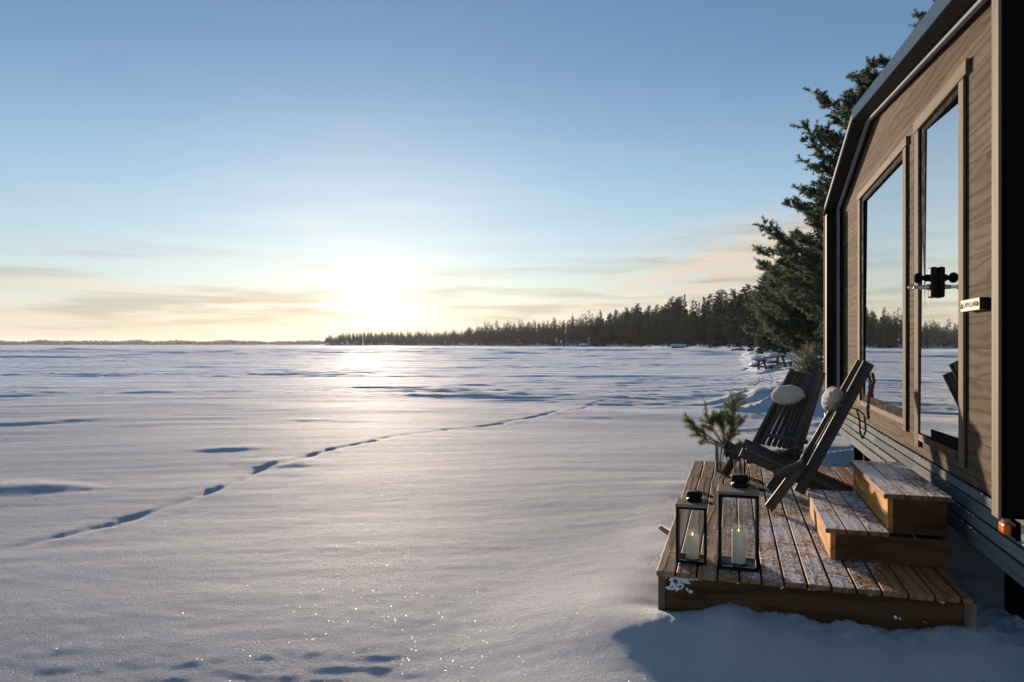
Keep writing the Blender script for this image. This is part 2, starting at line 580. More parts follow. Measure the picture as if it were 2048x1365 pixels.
M['soffit'] = wood('dark_soffit', (0.030, 0.024, 0.019), (0.015, 0.012, 0.010), rings=12, relief=0.001)
M['chair'] = wood('dark_stained_chair_wood', (0.095, 0.088, 0.082), (0.050, 0.047, 0.045), rings=30, relief=0.0006, knots=False, rough=0.5)
M['grey_rail'] = wood('grey_painted_skirt', (0.20, 0.22, 0.215), (0.155, 0.17, 0.168), rings=18, relief=0.0005, knots=False, rough=0.9, spec=0.02)
M['old_wood'] = wood('old_outdoor_wood', (0.12, 0.085, 0.06), (0.06, 0.045, 0.035), rings=18, relief=0.001, knots=False, frost=0.2)
M['lantern_wood'] = wood('lantern_lid_wood', (0.30, 0.24, 0.17), (0.17, 0.13, 0.09), rings=28, relief=0.0005, knots=False)
M['black'] = plain('black_cladding', (0.005, 0.005, 0.005), 0.9, spec=0.03, var=0.3)
M['frame'] = plain('dark_frame_paint', (0.010, 0.010, 0.011), 0.85, spec=0.02)
M['lock'] = plain('dark_lock_body', (0.018, 0.017, 0.016), 0.7, spec=0.1)
M['metal_black'] = plain('black_lantern_metal', (0.007, 0.007, 0.008), 0.6, metal=0.0, spec=0.12)
M['roof_metal'] = plain('sky_tinted_roof_flashing', (0.075, 0.115, 0.17), 0.95, metal=0.0, var=0.03, nscale=2, spec=0.0)  # blue of the reflected sky is put into the base colour
M['light_strip'] = plain('pale_trim_strip', (0.26, 0.28, 0.32), 0.8, var=0.08, spec=0.05)
M['steel'] = plain('bare_steel', (0.55, 0.55, 0.55), 0.3, metal=1.0, var=0.15)
M['linen'] = plain('natural_linen', (0.50, 0.46, 0.40), 0.95, spec=0.1, var=0.10, nscale=60, bump=0.8)
M['rope'] = plain('jute_rope', (0.15, 0.10, 0.055), 0.95, spec=0.1, var=0.3, nscale=60, bump=0.8)
M['wax'] = plain('ivory_wax', (0.88, 0.76, 0.54), 0.5, var=0.03)
M['bark'] = plain('pine_bark', (0.085, 0.052, 0.036), 0.95, spec=0.1, var=0.5, nscale=8, bump=1.0)
M['birch'] = plain('pale_birch_bark', (0.45, 0.42, 0.38), 0.9, spec=0.1, var=0.3, nscale=8)
M['twig'] = plain('brown_twig', (0.11, 0.06, 0.033), 0.85, spec=0.15, var=0.4, nscale=30)
M['needle'] = foliage('green_pine_needles', (0.10, 0.135, 0.05), (0.22, 0.21, 0.085), 0.4)
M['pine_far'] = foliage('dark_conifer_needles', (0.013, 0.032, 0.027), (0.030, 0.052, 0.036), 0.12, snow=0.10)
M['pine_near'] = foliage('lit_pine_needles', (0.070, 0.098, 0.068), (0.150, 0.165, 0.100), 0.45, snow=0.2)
M['forest_floor'] = plain('forest_mass', (0.02, 0.03, 0.02), 0.95, spec=0.1, var=0.5, nscale=0.1)
M['pane'] = glass('cabin_window_glass', ior=2.35, tint=(0.35, 0.40, 0.38), boost=0.62)
M['lantern_glass'] = glass('lantern_glass', ior=1.45, tint=(0.96, 0.98, 0.99))
M['vase_glass'] = glass('vase_glass', ior=1.5, tint=(0.86, 0.90, 0.90), boost=0.04)
M['sign'] = wood('sign_front', (0.62, 0.55, 0.46), (0.52, 0.46, 0.38), rings=30, relief=0.0003, knots=False)
M['ink'] = plain('black_lettering', (0.01, 0.01, 0.01), 0.7, var=0.1)
M['red'] = plain('falu_red_paint', (0.16, 0.03, 0.02), 0.8, var=0.3)
M['white_red'] = plain('pale_ski_surface', (0.55, 0.50, 0.50), 0.5, var=0.2)
M['red_edge'] = plain('red_plastic', (0.40, 0.05, 0.04), 0.5, var=0.2)
M['lens'] = plain('amber_lens', (0.75, 0.16, 0.015), 0.12, var=0.25, nscale=70)
M['white_paint'] = plain('white_paint', (0.75, 0.75, 0.75), 0.5, var=0.05)
M['interior'] = wood('interior_panelling', (0.22, 0.14, 0.08), (0.13, 0.08, 0.045), rings=12, relief=0.0005)
mf, tf, bf = newmat('candle_glow')
bf.inputs['Emission Color'].default_value = (1.0, 0.62, 0.22, 1); bf.inputs['Emission Strength'].default_value = 1.5
M['glow'] = mf

# ------------------------------------------------------------------ terrain
GR = 0


def _hash(ix, iy, seed):
    h = (ix.astype(np.int64) * 374761393 + iy.astype(np.int64) * 668265263 + seed * 2147483647) & 0xffffffff
    h = ((h ^ (h >> 13)) * 1274126177) & 0xffffffff
    h = h ^ (h >> 16)
    return h


def gnoise(x, y, seed=0):
    x0 = np.floor(x); y0 = np.floor(y)
    fx = x - x0; fy = y - y0
    ix = x0.astype(np.int64); iy = y0.astype(np.int64)
    u = fx * fx * fx * (fx * (fx * 6 - 15) + 10); v = fy * fy * fy * (fy * (fy * 6 - 15) + 10)

    def g(i, j):
        a = _hash(ix + i, iy + j, seed) / 4294967296.0 * 2 * PI
        return np.cos(a) * (fx - i) + np.sin(a) * (fy - j)
    n0 = g(0, 0) * (1 - u) + g(1, 0) * u
    n1 = g(0, 1) * (1 - u) + g(1, 1) * u
    return (n0 * (1 - v) + n1 * v) * 1.5


def fbm(x, y, octv, seed, gain=0.5):
    s = 0; a = 1.0
    for i in range(octv):
        s = s + a * gnoise(x * 2 ** i + 17.3 * i, y * 2 ** i - 9.1 * i, seed + i)
        a *= gain
    return s


def sstep(x, a, b):
    t = np.clip((x - a) / (b - a), 0, 1)
    return t * t * (3 - 2 * t)


LAKE = -0.25
# shoreline distance from the camera as a function of azimuth (degrees right of the camera axis)
SHORE = [(-180, 2500), (-90, 2800), (-60, 3000), (-35, 3100), (-14.6, 3000), (-14.3, 1000), (-10, 980), (-6, 900), (-1, 650), (3, 520), (7, 430), (10.8, 340), (14.5, 255),
         (18.0, 205), (30, 200)]


def shore_r(th):
    a = np.array([p[0] for p in SHORE]); r = np.array([p[1] for p in SHORE])
    return np.exp(np.interp(th, a, np.log(r)))


TRACK = [(50, 1085), (250, 1030), (400, 985), (570, 930), (760, 885), (880, 865), (1010, 845), (1130, 822), (1230, 800), (1330, 790)]


def pix_ground(px, py, z):
    t = (EYE - z) * 1450 / (py - 690)
    xc = (px - 1024) / 1450 * t
    return xc * CS - t * SN, xc * SN + t * CS


TRK = [pix_ground(px, py, LAKE) for px, py in TRACK]


def height(X, Y):
    ca, sa = math.cos(math.radians(24)), math.sin(math.radians(24))
    U = X * ca + Y * sa; V = -X * sa + Y * ca
    R = np.sqrt(X * X + Y * Y)
    th = np.degrees(np.arctan2(X, Y)) + math.degrees(YAW)
    th = (th + 180) % 360 - 180
    h = np.full_like(X, LAKE)
    wob = 1.2 * gnoise(U * 0.05, V * 0.12, 3)
    h += 0.045 * fbm(U * 0.045, V * 0.16 + wob, 2, 11)
    h += 0.036 * gnoise(U * 0.24 + wob, V * 0.40, 17) * (1 - sstep(R, 14, 30))
    h -= (0.10 + 0.05 * gnoise(U * 0.22, V * 0.3, 19)) * (1 - sstep(V, 1.2, 7.6)) * (1 - sstep(X, -1.5, -0.4)) * (Y > -4)
    d1 = fbm(U * 0.13 + 0.4 * wob, V * 0.62 + wob, 3, 21, 0.5)
    h += (0.009 + 0.039 * sstep(R, 7, 32)) * np.where(d1 > 0, d1, 0.45 * d1)
    r1 = 1 - np.abs(fbm(U * 0.22, V * 1.1 + 1.5 * wob, 2, 31))
    ms = sstep(gnoise(U * 0.05, V * 0.11, 37), -0.15, 0.35)
    h += (0.001 + 0.032 * sstep(R, 7, 20)) * (r1 ** 3) * (0.25 + ms)
    h += (0.0028 + 0.0049 * sstep(R, 5, 15)) * fbm(U * 0.5, V * 3.0 + wob, 3, 41, 0.55) * (0.5 + ms)
    h += 0.0016 * fbm(U * 5, V * 11, 2, 51, 0.6)
    # far lake: longer and higher drifts so they still read
    far = sstep(R, 30, 120)
    bmp = gnoise(U * 0.55, V * 1.0, 63)
    bsel = sstep(gnoise(U * 0.21, V * 0.33, 64), 0.12, 0.5) * (1 - sstep(R, 12, 20))
    h += 0.042 * bsel * sstep(bmp, 0.0, 0.7)
    dd = fbm(U * 0.035, V * 0.17, 4, 61, 0.55)
    h += sstep(R, 80, 250) * 0.32 * np.clip(fbm(U * 0.010, V * 0.055, 3, 67, 0.6), 0, 1)
    h += far * 0.27 * np.where(dd > 0.1, dd - 0.1, 0)
    # animal track
    for i in range(len(TRK) - 1):
        x0, y0 = TRK[i]; x1, y1 = TRK[i + 1]
        L = math.hypot(x1 - x0, y1 - y0); tx, ty = (x1 - x0) / L, (y1 - y0) / L
        s = (X - x0) * tx + (Y - y0) * ty
        q = -(X - x0) * ty + (Y - y0) * tx + 0.10 * np.sin(s * 1.7 + i)
        m = (s > -0.2) & (s < L + 0.2) & (np.abs(q) < 1.0)
        if not m.any(): continue
        sm, qm = s[m], q[m]
        ends = sstep(sm, -0.2, 0.0) * sstep(sm, L + 0.2, L)
        step = np.floor(sm / 0.42); ph = sm / 0.42 - step - 0.5
        side = np.where(step % 2 == 0, 0.045, -0.045)
        pit = np.exp(-((ph * 0.42) / 0.08) ** 2 - ((qm - side * 0.6) / 0.04) ** 2)
        drag = np.exp(-(qm / 0.05) ** 2)
        rim = np.exp(-((np.abs(qm) - 0.16) / 0.06) ** 2)
        keep = 0.6 + 0.4 * sstep(gnoise(sm * 0.55 + 31 * i, sm * 0 + 0.5, 71), -0.25, 0.2)
        h[m] += ends * keep * (-0.010 * pit - 0.015 * drag + 0.003 * rim)
    # land behind the shore
    rs = shore_r(th) * (1 + 0.02 * np.sin(th * 2.1))
    far_side = th < 22
    rise = sstep(R - rs, -6, 45) * (1 - sstep(th, 16.5, 20))
    h += np.where(far_side, rise * np.clip(1.6 + (R - rs) * 0.01, 1.6, 7), 0)
    h += np.where(far_side & (R < 1500), np.exp(-((R - rs - 4) / 7) ** 2) * 0.7 * (1 - sstep(th, 16.5, 19)) * np.abs(fbm(X * 0.25, Y * 0.25, 2, 77)), 0)
    # right-hand shore: drifted bank running past the cabin
    xs = np.interp(Y, [-50, 2, 6, 12, 19, 25, 38, 60, 120, 210], [0.9, 0.9, 0.55, 0.1, 0.25, 0.6, 0.85, 1.1, 1.9, 3.6])
    xs = xs + 0.35 * gnoise(Y * 0.25, Y * 0 + 0.3, 5) * sstep(Y, 6, 14)
    b = sstep(X - xs, -0.7, 2.6)
    amp = 0.04 + 0.42 * sstep(Y, 8, 40)
    h += b * amp * (Y > 0)
    zone = sstep(X - xs, -0.9, 0.3) * (1 - sstep(X - xs, 2.0 + Y * 0.05, 5.0 + Y * 0.10)) * sstep(Y, 7.5, 12)
    lum = 1 - np.abs(fbm(U * 0.28, V * 0.50, 3, 81, 0.5))
    patch = sstep(gnoise(U * 0.16, V * 0.22, 83), -0.25, 0.35)
    edge = np.exp(-((X - xs - 0.5) / 0.55) ** 2)
    calm = 1 - 0.75 * np.exp(-((Y - 31) / 5) ** 2)
    h += zone * calm * ((0.22 * patch + 0.05) * lum ** 5 + 0.10 * edge * patch * (1 + fbm(X * 1.2, Y * 0.7, 2, 87)) + 0.018 * fbm(X * 1.6, Y * 1.6, 3, 85))
    inland = sstep(X - xs, 2, 8) * sstep(Y, 8, 14)
    h += inland * 0.10 * fbm(X * 0.5, Y * 0.5, 3, 91)
    h += sstep(X - xs, 6, 40) * 1.0 * sstep(Y, 20, 60)
    # round the deck
    front = np.interp(X, [-1.35, -0.75, -0.345, -0.17, 0.0, 0.12, 0.29, 0.41, 0.52, 0.68, 0.75, 1.03, 1.2, 1.6],
                      [LAKE, LAKE + 0.035, -0.150, -0.155, -0.118, -0.162, -0.162, -0.19, -0.168, -0.192, -0.168, -0.137, -0.16, -0.26])
    dyf = 3.66 - Y
    fz = np.where(dyf > 0, np.exp(-(dyf / 0.42) ** 2), np.exp(-(dyf / 0.5) ** 2)) * sstep(X, -1.35, -0.36) * (1 - sstep(X, 1.2, 1.9))
    crumb = (0.012 * fbm(X * 7, Y * 7, 4, 95, 0.6) + 0.010 * np.abs(fbm(X * 14, Y * 14, 2, 99, 0.6))) * np.exp(-(np.clip(dyf, 0, 9) / 0.22) ** 2) * sstep(X, -0.5, -0.3)
    h = h * (1 - fz) + (front + crumb) * fz
    side = np.exp(-((X + 0.34) / 0.30) ** 2) * sstep(Y, 3.4, 3.8) * (1 - sstep(Y, 7.0, 7.5))
    h = h * (1 - side) + (-0.205 + 0.02 * fbm(X * 1.2, Y * 1.8, 2, 101) ) * side
    rough = sstep(X, -1.0, -0.3) * sstep(Y, 1.0, 2.4) * (1 - sstep(Y, 9, 12))
    h += rough * 0.002 * np.abs(fbm(X * 3.0, Y * 3.0, 3, 105))
    right = sstep(X, 1.02, 1.3) * (1 - sstep(Y, 4.0, 5.5))
    h += right * 0.06 * fbm(X * 2.2, Y * 2.2, 4, 111, 0.6)
    # under the deck and under the cabin
    und = sstep(X, -0.33, -0.25) * (1 - sstep(X, 0.93, 1.0)) * sstep(Y, 3.69, 3.76) * (1 - sstep(Y, 7.05, 7.15))
    h = h * (1 - und) + (-0.34) * und
    cab = sstep(X, 1.25, 1.9) * sstep(Y, 3.2, 3.9) * (1 - sstep(Y, 8.6, 9.4)) * (1 - sstep(X, 4.4, 5.2))
    h = h * (1 - cab) + (-0.36) * cab
    return h


def hz(x, y):
    return float(height(np.array([float(x)]), np.array([float(y)]))[0])


def build_snow():
    a_f = np.arange(-43, 42.01, 0.104)
    a_c = np.arange(44, 317 - 0.5, 2.2)
    A = np.radians(np.concatenate([a_f, a_c])) - YAW       # azimuth right of +Y
    r1 = np.geomspace(0.3, 2.3, 14)[:-1]
    r2 = np.exp(np.arange(math.log(2.3), math.log(230), 0.0078))
    r3 = np.geomspace(230, 9000, 60)[1:]
    Rr = np.concatenate([r1, r2, r3])
    AA, RR = np.meshgrid(A, Rr)
    X = RR * np.sin(AA); Y = RR * np.cos(AA)
    Z = height(X.ravel(), Y.ravel()).reshape(X.shape)
    nr, na = X.shape
    V = np.stack([X.ravel(), Y.ravel(), Z.ravel()], 1)
    i = np.arange(nr - 1)[:, None] * na; j = np.arange(na)[None, :]; j2 = (j + 1) % na
    F = np.stack([(i + j).ravel(), (i + j2 + 0 * i).ravel(), (i + na + j2).ravel(), (i + na + j).ravel()], 1)
    F = F[:, ::-1]
    c = len(V)
    V = np.vstack([V, [[0, 0, hz(0, 0)]]])
    me = from_np('snow_ground', V, F, None, 'mesh')
    o = mesh_obj('snow_ground', me, M['snow'], None, True)
    bmc = bmesh.new(); bmc.from_mesh(me); bmc.verts.ensure_lookup_table()
    for k in range(na):
        bmc.faces.new((bmc.verts[c], bmc.verts[(k + 1) % na], bmc.verts[k]))
    bmc.normal_update()
    bmc.to_mesh(me); bmc.free()
    tag(o, 'snow covered frozen lake with wind drifts and shore bank', kind='structure')
    return o


build_snow()

# ------------------------------------------------------------------ deck
deck = root('wooden_deck', (0.32, 5.4, -0.24), 'low wooden deck of frosted brown boards beside the cabin', 'deck')
NB = 11
X0, X1 = -0.364, 1.03
gaps = [-0.364, -0.238, -0.112, 0.014, 0.138, 0.262, 0.386, 0.510, 0.632, 0.754, 0.876, 0.995, 1.05]
# board pitch read off the front edge
edges = [1313, 1351, 1393, 1435, 1479, 1523, 1568, 1615, 1663, 1713, 1764, 1817, 1870, 1924, 1945]


def x_on_front(px):
    u = (px - 1024) / 1450
    # ray (u*CS - SN, u*SN + CS) hits Y = 3.655
    return 3.655 * (u * CS - SN) / (u * SN + CS)


ex = [x_on_front(p) for p in edges]
JY = 6.33
for i in range(len(ex) - 1):
    xa, xb = ex[i] + (0.0 if i == 0 else 0.0045), ex[i + 1] - (0.0 if i == len(ex) - 2 else 0.0045)
    jit = random.uniform(-0.004, 0.004)
    mm = M['deck_left'] if i < 3 else M['deck']
    z = random.uniform(-0.0015, 0.0015)
    box('board', xa, xb, 3.650 + jit, JY - 0.002, -0.026 + z, z, mm, deck, 0.003)
    sh = 0.010 if i else 0.006
    box('board', xa + sh, xb + sh, JY + 0.002, 7.22 + random.uniform(-0.012, 0.008), -0.026 + z, z + 0.001, mm, deck, 0.003)
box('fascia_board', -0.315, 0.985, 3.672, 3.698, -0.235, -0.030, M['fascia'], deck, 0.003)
box('end_block', -0.355, -0.3165, 3.668, 3.712, -0.24, -0.030, M['trim'], deck, 0.003)
box('end_block', 0.9865, 1.035, 3.668, 3.712, -0.24, -0.030, M['lantern_wood'], deck, 0.003)
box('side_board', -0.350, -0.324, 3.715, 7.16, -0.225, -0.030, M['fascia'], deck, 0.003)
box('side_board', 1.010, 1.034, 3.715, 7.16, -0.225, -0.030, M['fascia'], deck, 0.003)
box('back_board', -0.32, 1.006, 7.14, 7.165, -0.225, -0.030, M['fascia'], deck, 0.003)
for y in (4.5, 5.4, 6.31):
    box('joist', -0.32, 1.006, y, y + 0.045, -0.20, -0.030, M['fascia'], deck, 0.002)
for y in (3.72,):
    box('joist', -0.29, 0.985, y, y + 0.04, -0.20, -0.030, M['fascia'], deck, 0.002)


def blob(name, c, r, m, parent=None, flat=(1, 1, 1), seed=0, sub=3, amp=0.35, kind=None):
    b = bmesh.new()
    bmesh.ops.create_icosphere(b, subdivisions=sub, radius=1.0)
    co = np.array([v.co[:] for v in b.verts])
    n = gnoise(co[:, 0] * 2.1 + seed, co[:, 1] * 2.1 + co[:, 2] * 1.3, seed) + 0.5 * gnoise(co[:, 0] * 5 + seed, co[:, 2] * 5 + co[:, 1] * 3, seed + 3)
    for v, k in zip(b.verts, n):
        v.co = Vector((v.co.x * flat[0], v.co.y * flat[1], v.co.z * flat[2])) * r * (1 + amp * k)
    o = from_bm(name, b, m, None, True)
    place(o, Matrix.Translation(c), parent)
    if kind: o['kind'] = kind
    return o


def fpix(px, py, Y):
    u = (px - 1024) / 1450; v = -(py - 690) / 1450
    d = (u * CS - SN, u * SN + CS, v)
    t = Y / d[1]
    return d[0] * t, Y, EYE + d[2] * t


# snow stuck to the front of the deck
bm = bmesh.new()
rr = random.Random(5)
for (px, py, n, sp, sz) in [(1357, 1160, 46, 0.036, 0.0085), (1368, 1148, 24, 0.03, 0.008), (1387, 1150, 14, 0.018, 0.006), (1346, 1178, 14, 0.016, 0.007), (1563, 1178, 5, 0.007, 0.006), (1624, 1170, 4, 0.009, 0.004), (1797, 1237, 5, 0.007, 0.006),
                            (1886, 1207, 4, 0.008, 0.006), (1328, 1176, 9, 0.014, 0.006), (1737, 1185, 5, 0.012, 0.004), (1479, 1155, 3, 0.005, 0.006), (1568, 1168, 3, 0.005, 0.006), (1618, 1176, 3, 0.005, 0.005), (1850, 1248, 3, 0.006, 0.003)]:
    cx, cy, cz = fpix(px, py, 3.665)
    for k in range(n):
        r = sz * rr.uniform(0.5, 1.5)
        x = cx + rr.gauss(0, sp); z = cz + rr.gauss(0, sp * 0.7)
        if z > -0.03: z = -0.032
        Mx = Matrix.Translation((x, 3.671 if z < -0.03 else 3.648, z)) @ Matrix.Diagonal((r, r * 0.45, r * rr.uniform(0.6, 1.1), 1))
        bmesh.ops.create_icosphere(bm, subdivisions=1, radius=1, matrix=Mx)
o = from_bm('stuck_snow', bm, M['snow_clump'], None, True)
place(o, Matrix.Identity(4), deck)
o['kind'] = 'stuff'

# ------------------------------------------------------------------ steps
steps = root('box_steps', (0.76, 4.65, 0.0), 'two-tier wooden box steps standing on the deck below the door', 'steps')
# lower box
ly0, ly1, uy0, uy1 = 4.095, 5.14, 4.165, 5.28
lx0, lx1, ux0, ux1 = 0.487, 1.045, 0.770, 1.050
TL, TU = 0.168, 0.350
box('riser_board', lx0, lx0 + 0.026, ly0, ly1, 0.002, 0.070, M['step'], steps)
box('riser_board', lx0, lx0 + 0.026, ly0, ly1, 0.073, TL - 0.026, M['step'], steps)
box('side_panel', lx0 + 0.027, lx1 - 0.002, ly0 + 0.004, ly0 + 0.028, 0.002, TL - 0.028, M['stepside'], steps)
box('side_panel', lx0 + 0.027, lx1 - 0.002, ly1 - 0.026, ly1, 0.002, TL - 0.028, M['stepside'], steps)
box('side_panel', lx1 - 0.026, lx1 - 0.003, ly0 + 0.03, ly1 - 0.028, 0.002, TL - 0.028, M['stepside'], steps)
w = (ux0 - 0.004 - (lx0 - 0.025)) / 3
for k in range(3):
    a = lx0 - 0.025 + k * w
    box('tread_board', a + 0.0015, a + w - 0.0035, ly0 - 0.022, ly1 + 0.01, TL - 0.025, TL, M['tread'], steps, 0.003)
box('riser_board', ux0, ux0 + 0.026, uy0, uy1, TL - 0.026, TL + 0.068, M['step'], steps)
box('riser_board', ux0, ux0 + 0.026, uy0, uy1, TL + 0.071, TU - 0.028, M['step'], steps)
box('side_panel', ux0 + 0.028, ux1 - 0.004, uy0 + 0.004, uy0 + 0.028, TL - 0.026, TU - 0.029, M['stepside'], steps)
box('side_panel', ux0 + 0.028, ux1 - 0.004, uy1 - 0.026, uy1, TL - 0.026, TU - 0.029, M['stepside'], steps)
w = (ux1 + 0.015 - (ux0 - 0.022)) / 3
for k in range(3):
    a = ux0 - 0.022 + k * w
    box('tread_board', a + 0.0015, a + w - 0.0035, uy0 - 0.020, uy1 + 0.012, TU - 0.026, TU, M['tread'], steps, 0.003)

# ------------------------------------------------------------------ cabin
cabin = root('tiny_house', (1.2, 6.2, 0.4), 'tiny house on a trailer with grey-brown timber front and black side', 'tiny house')
XW, XF = 1.20, 1.02
YN0, YN1, YF0, YF1 = 3.348, 3.43, 8.93, 9.12
ZB = 0.385


def roof_z(y):
    return float(np.interp(y, [3.315, 7.03, 9.12], [2.72, 3.115, 2.632]))


OPEN = [(4.48, 5.43, 0.53, 2.545), (5.84, 7.76, 0.585, 2.525)]


def plank_row(z0, z1, g=0.0025):
    """planks of the front wall between z0 and z1, cut by the roofline and the openings"""
    cuts = sorted({z0, z1} | {z for o_ in OPEN for z in (o_[2], o_[3]) if z0 < z < z1})
    quads = []
    for a, b_ in zip(cuts[:-1], cuts[1:]):
        zm = (a + b_) / 2
        spans = [(YN1 - 0.02, YF0 + 0.02)]
        for oy0, oy1, oz0, oz1 in OPEN:
            if oz0 < zm < oz1:
                ns = []
                for s0, s1 in spans:
                    if oy0 > s0: ns.append((s0, min(s1, oy0)))
                    if oy1 < s1: ns.append((max(s0, oy1), s1))
                spans = [s_ for s_ in ns if s_[1] - s_[0] > 0.01]
        for s0, s1 in spans:
            quads.append((s0, s1, a, b_))
    return quads


def add_prism(bm, poly, x0, x1):
    """poly of (y,z) extruded from x0 to x1"""
    n = len(poly)
    a = [bm.verts.new((x0, y, z)) for y, z in poly]
    b_ = [bm.verts.new((x1, y, z)) for y, z in poly]
    bm.faces.new(a); bm.faces.new(b_[::-1])
    for i in range(n):
        bm.faces.new((a[i], b_[i], b_[(i + 1) % n], a[(i + 1) % n]))
    bmesh.ops.recalc_face_normals(bm, faces=list(bm.faces))


PH = 0.1605
rows = []
z = ZB
first = True
while z < 3.1:
    z1 = z + (PH if not first else 0.075)
    first = False
    rows.append((z, z1))
    z = z1
roofcut = 0.012
for (z0, z1) in rows:
    # group the sub-quads into separate planks when an opening splits the row in full
    quads = plank_row(z0, z1)
    full = {}
    for q in quads:
        key = None
        for k in full:
            if any(not (q[1] <= r_[0] + 1e-6 or q[0] >= r_[1] - 1e-6) for r_ in full[k]):
                key = k; break
        if key is None: key = len(full); full[key] = []
        full[key].append(q)
    for k, qs in full.items():
        bm = bmesh.new(); any_ = False
        for (s0, s1, a, b_) in qs:
            lo = a + (0.0010 if a == z0 else 0.0)
            hi = b_ - (0.0010 if b_ == z1 else 0.0)
            # clip the strip to the region under the roof
            ys = [s0] + [y for y in (7.03,) if s0 < y < s1] + [s1]
            # add crossings with lo / hi
            N = 240
            yy = np.linspace(s0, s1, N)
            rz_ = np.array([roof_z(y) - roofcut for y in yy])
            ok = rz_ > lo + 0.002
            if not ok.any(): continue
            i0 = int(np.argmax(ok)); i1 = N - 1 - int(np.argmax(ok[::-1]))
            ya, yb = yy[i0], yy[i1]
            top = []
            seg = [y for y in yy if ya <= y <= yb]
            tops = [min(hi, roof_z(y) - roofcut) for y in seg]
            pts = [(seg[0], tops[0])]
            for j in range(1, len(seg) - 1):
                if abs((tops[j + 1] - tops[j]) - (tops[j] - tops[j - 1])) > 1e-4:
                    pts.append((seg[j], tops[j]))
            pts.append((seg[-1], tops[-1]))
            poly = [(ya, lo)] + [(yb, lo)] + pts[::-1]
            add_prism(bm, poly, XW + 0.0, XW + 0.028); any_ = True
        if not any_: bm.free(); continue
        # local X along world Y so that the grain runs along the plank
        cy = np.mean([v.co.y for v in bm.verts]); cz = (z0 + z1) / 2
        R3 = Matrix(((0, 1, 0), (-1, 0, 0), (0, 0, 1))).transposed()   # columns: local axes in world
        Mw = Matrix(((0, 0, -1), (1, 0, 0), (0, -1, 0))).to_4x4()      # local x->+Y, y->-Z, z->-X
        Mw.translation = (XW, cy, cz)
        bm.transform(Mw.inverted())
        o = from_bm('plank', bm, M['siding'])
        place(o, Mw, cabin)
# backing behind the planks so that joints stay dark
for oy0, oy1, z0, z1 in [(YN1, 4.48, ZB, 2.65), (5.43, 5.84, ZB, 2.72), (7.76, 8.95, ZB, 2.60), (4.48, 5.43, ZB, 0.53), (5.84, 7.76, ZB, 0.585), (4.48, 5.43, 2.545, 2.80), (5.84, 7.76, 2.525, 2.82)]:
    box('wall_core', XW + 0.030, XW + 0.10, oy0 - 0.002, oy1 + 0.002, z0 + 0.003, z1, M['black'], cabin, 0.0)

# fins and dark side
box('corner_trim', XF, XF + 0.012, YN0, YN1, 0.42, roof_z(YN0) - 0.02, M['corner'], cabin, 0.002)
box('side_fin', XF + 0.013, XW + 0.10, YN0 + 0.014, YN1, 0.425, roof_z(YN0) - 0.02, M['soffit'], cabin, 0.002)
NSB = 26
for k in range(NSB):
    xa = XF + 0.012 + k * 0.142
    box('side_board', xa + 0.001, xa + 0.139, YN0 - 0.008 + 0.001, YN0 + 0.013, 0.425, roof_z(YN0) - 0.03, M['black'], cabin, 0.003)
box('side_fin', XF + 0.004, XW + 0.10, YF0, YF1 - 0.02, 0.42, roof_z(YF1) - 0.02, M['soffit'], cabin, 0.002)
box('corner_trim', XF - 0.004, XF + 0.003, YF1 - 0.045, YF1, 0.42, roof_z(YF1) - 0.02, M['trim'], cabin, 0.002)
box('far_side_wall', XF + 0.004, 4.7, YF1 - 0.019, YF1 + 0.02, 0.42, roof_z(YF1) - 0.02, M['black'], cabin, 0.002)
box('back_wall', 4.66, 4.72, YN0 + 0.03, YF1 - 0.03, 0.42, 2.6, M['black'], cabin, 0.002)
box('floor_slab', XW + 0.031, 4.65, YN1 + 0.002, YF0 - 0.002, 0.32, 0.384, M['black'], cabin, 0.002)
box('interior_wall', 3.2, 3.24, YN1 + 0.002, YF0 - 0.002, 0.39, 2.55, M['interior'], cabin, 0.002)
# roof: two slabs following the profile, metal flashing at the front
for (ya, yb, th) in ((YN0 - 0.03, 7.03, 0.105), (7.03, YF1 + 0.03, 0.105)):
    bm = bmesh.new()
    add_prism(bm, [(ya, roof_z(max(ya, YN0)) - 0.003), (yb, roof_z(min(yb, YF1)) - 0.003), (yb, roof_z(min(yb, YF1)) + th), (ya, roof_z(max(ya, YN0)) + th)], XF + 0.006, 4.75)
    o = from_bm('roof', bm, M['soffit']); place(o, Matrix.Identity(4), cabin)
for (ya, yb, lo, hi) in ((YN0 - 0.04, 5.55, -0.006, 0.088), (5.555, 7.03, -0.006, 0.088), (7.03, YF1 + 0.035, -0.006, 0.018)):
    bm = bmesh.new()
    add_prism(bm, [(ya, roof_z(max(ya, YN0)) + lo), (yb, roof_z(min(yb, YF1)) + lo), (yb, roof_z(min(yb, YF1)) + hi), (ya, roof_z(max(ya, YN0)) + hi)], XF - 0.008, XF + 0.004)
    o = from_bm('roof_flashing', bm, M['roof_metal']); place(o, Matrix.Identity(4), cabin)
# pale strip that runs round the recess
sx = 1.145
beam('trim_strip', (sx, YF0 - 0.010, 0.47), (sx, YF0 - 0.010, roof_z(YF0) - 0.03), 0.02, 0.030, M['light_strip'], cabin, up=(1, 0, 0), bevel=0.002)
beam('trim_strip', (sx, YF0 - 0.010, roof_z(YF0) - 0.022), (sx, 7.03, 3.115 - 0.022), 0.030, 0.02, M['light_strip'], cabin, bevel=0.002)
beam('trim_strip', (sx, 7.03, 3.115 - 0.022), (sx, YN1, roof_z(YN1) - 0.022), 0.030, 0.02, M['light_strip'], cabin, bevel=0.002)

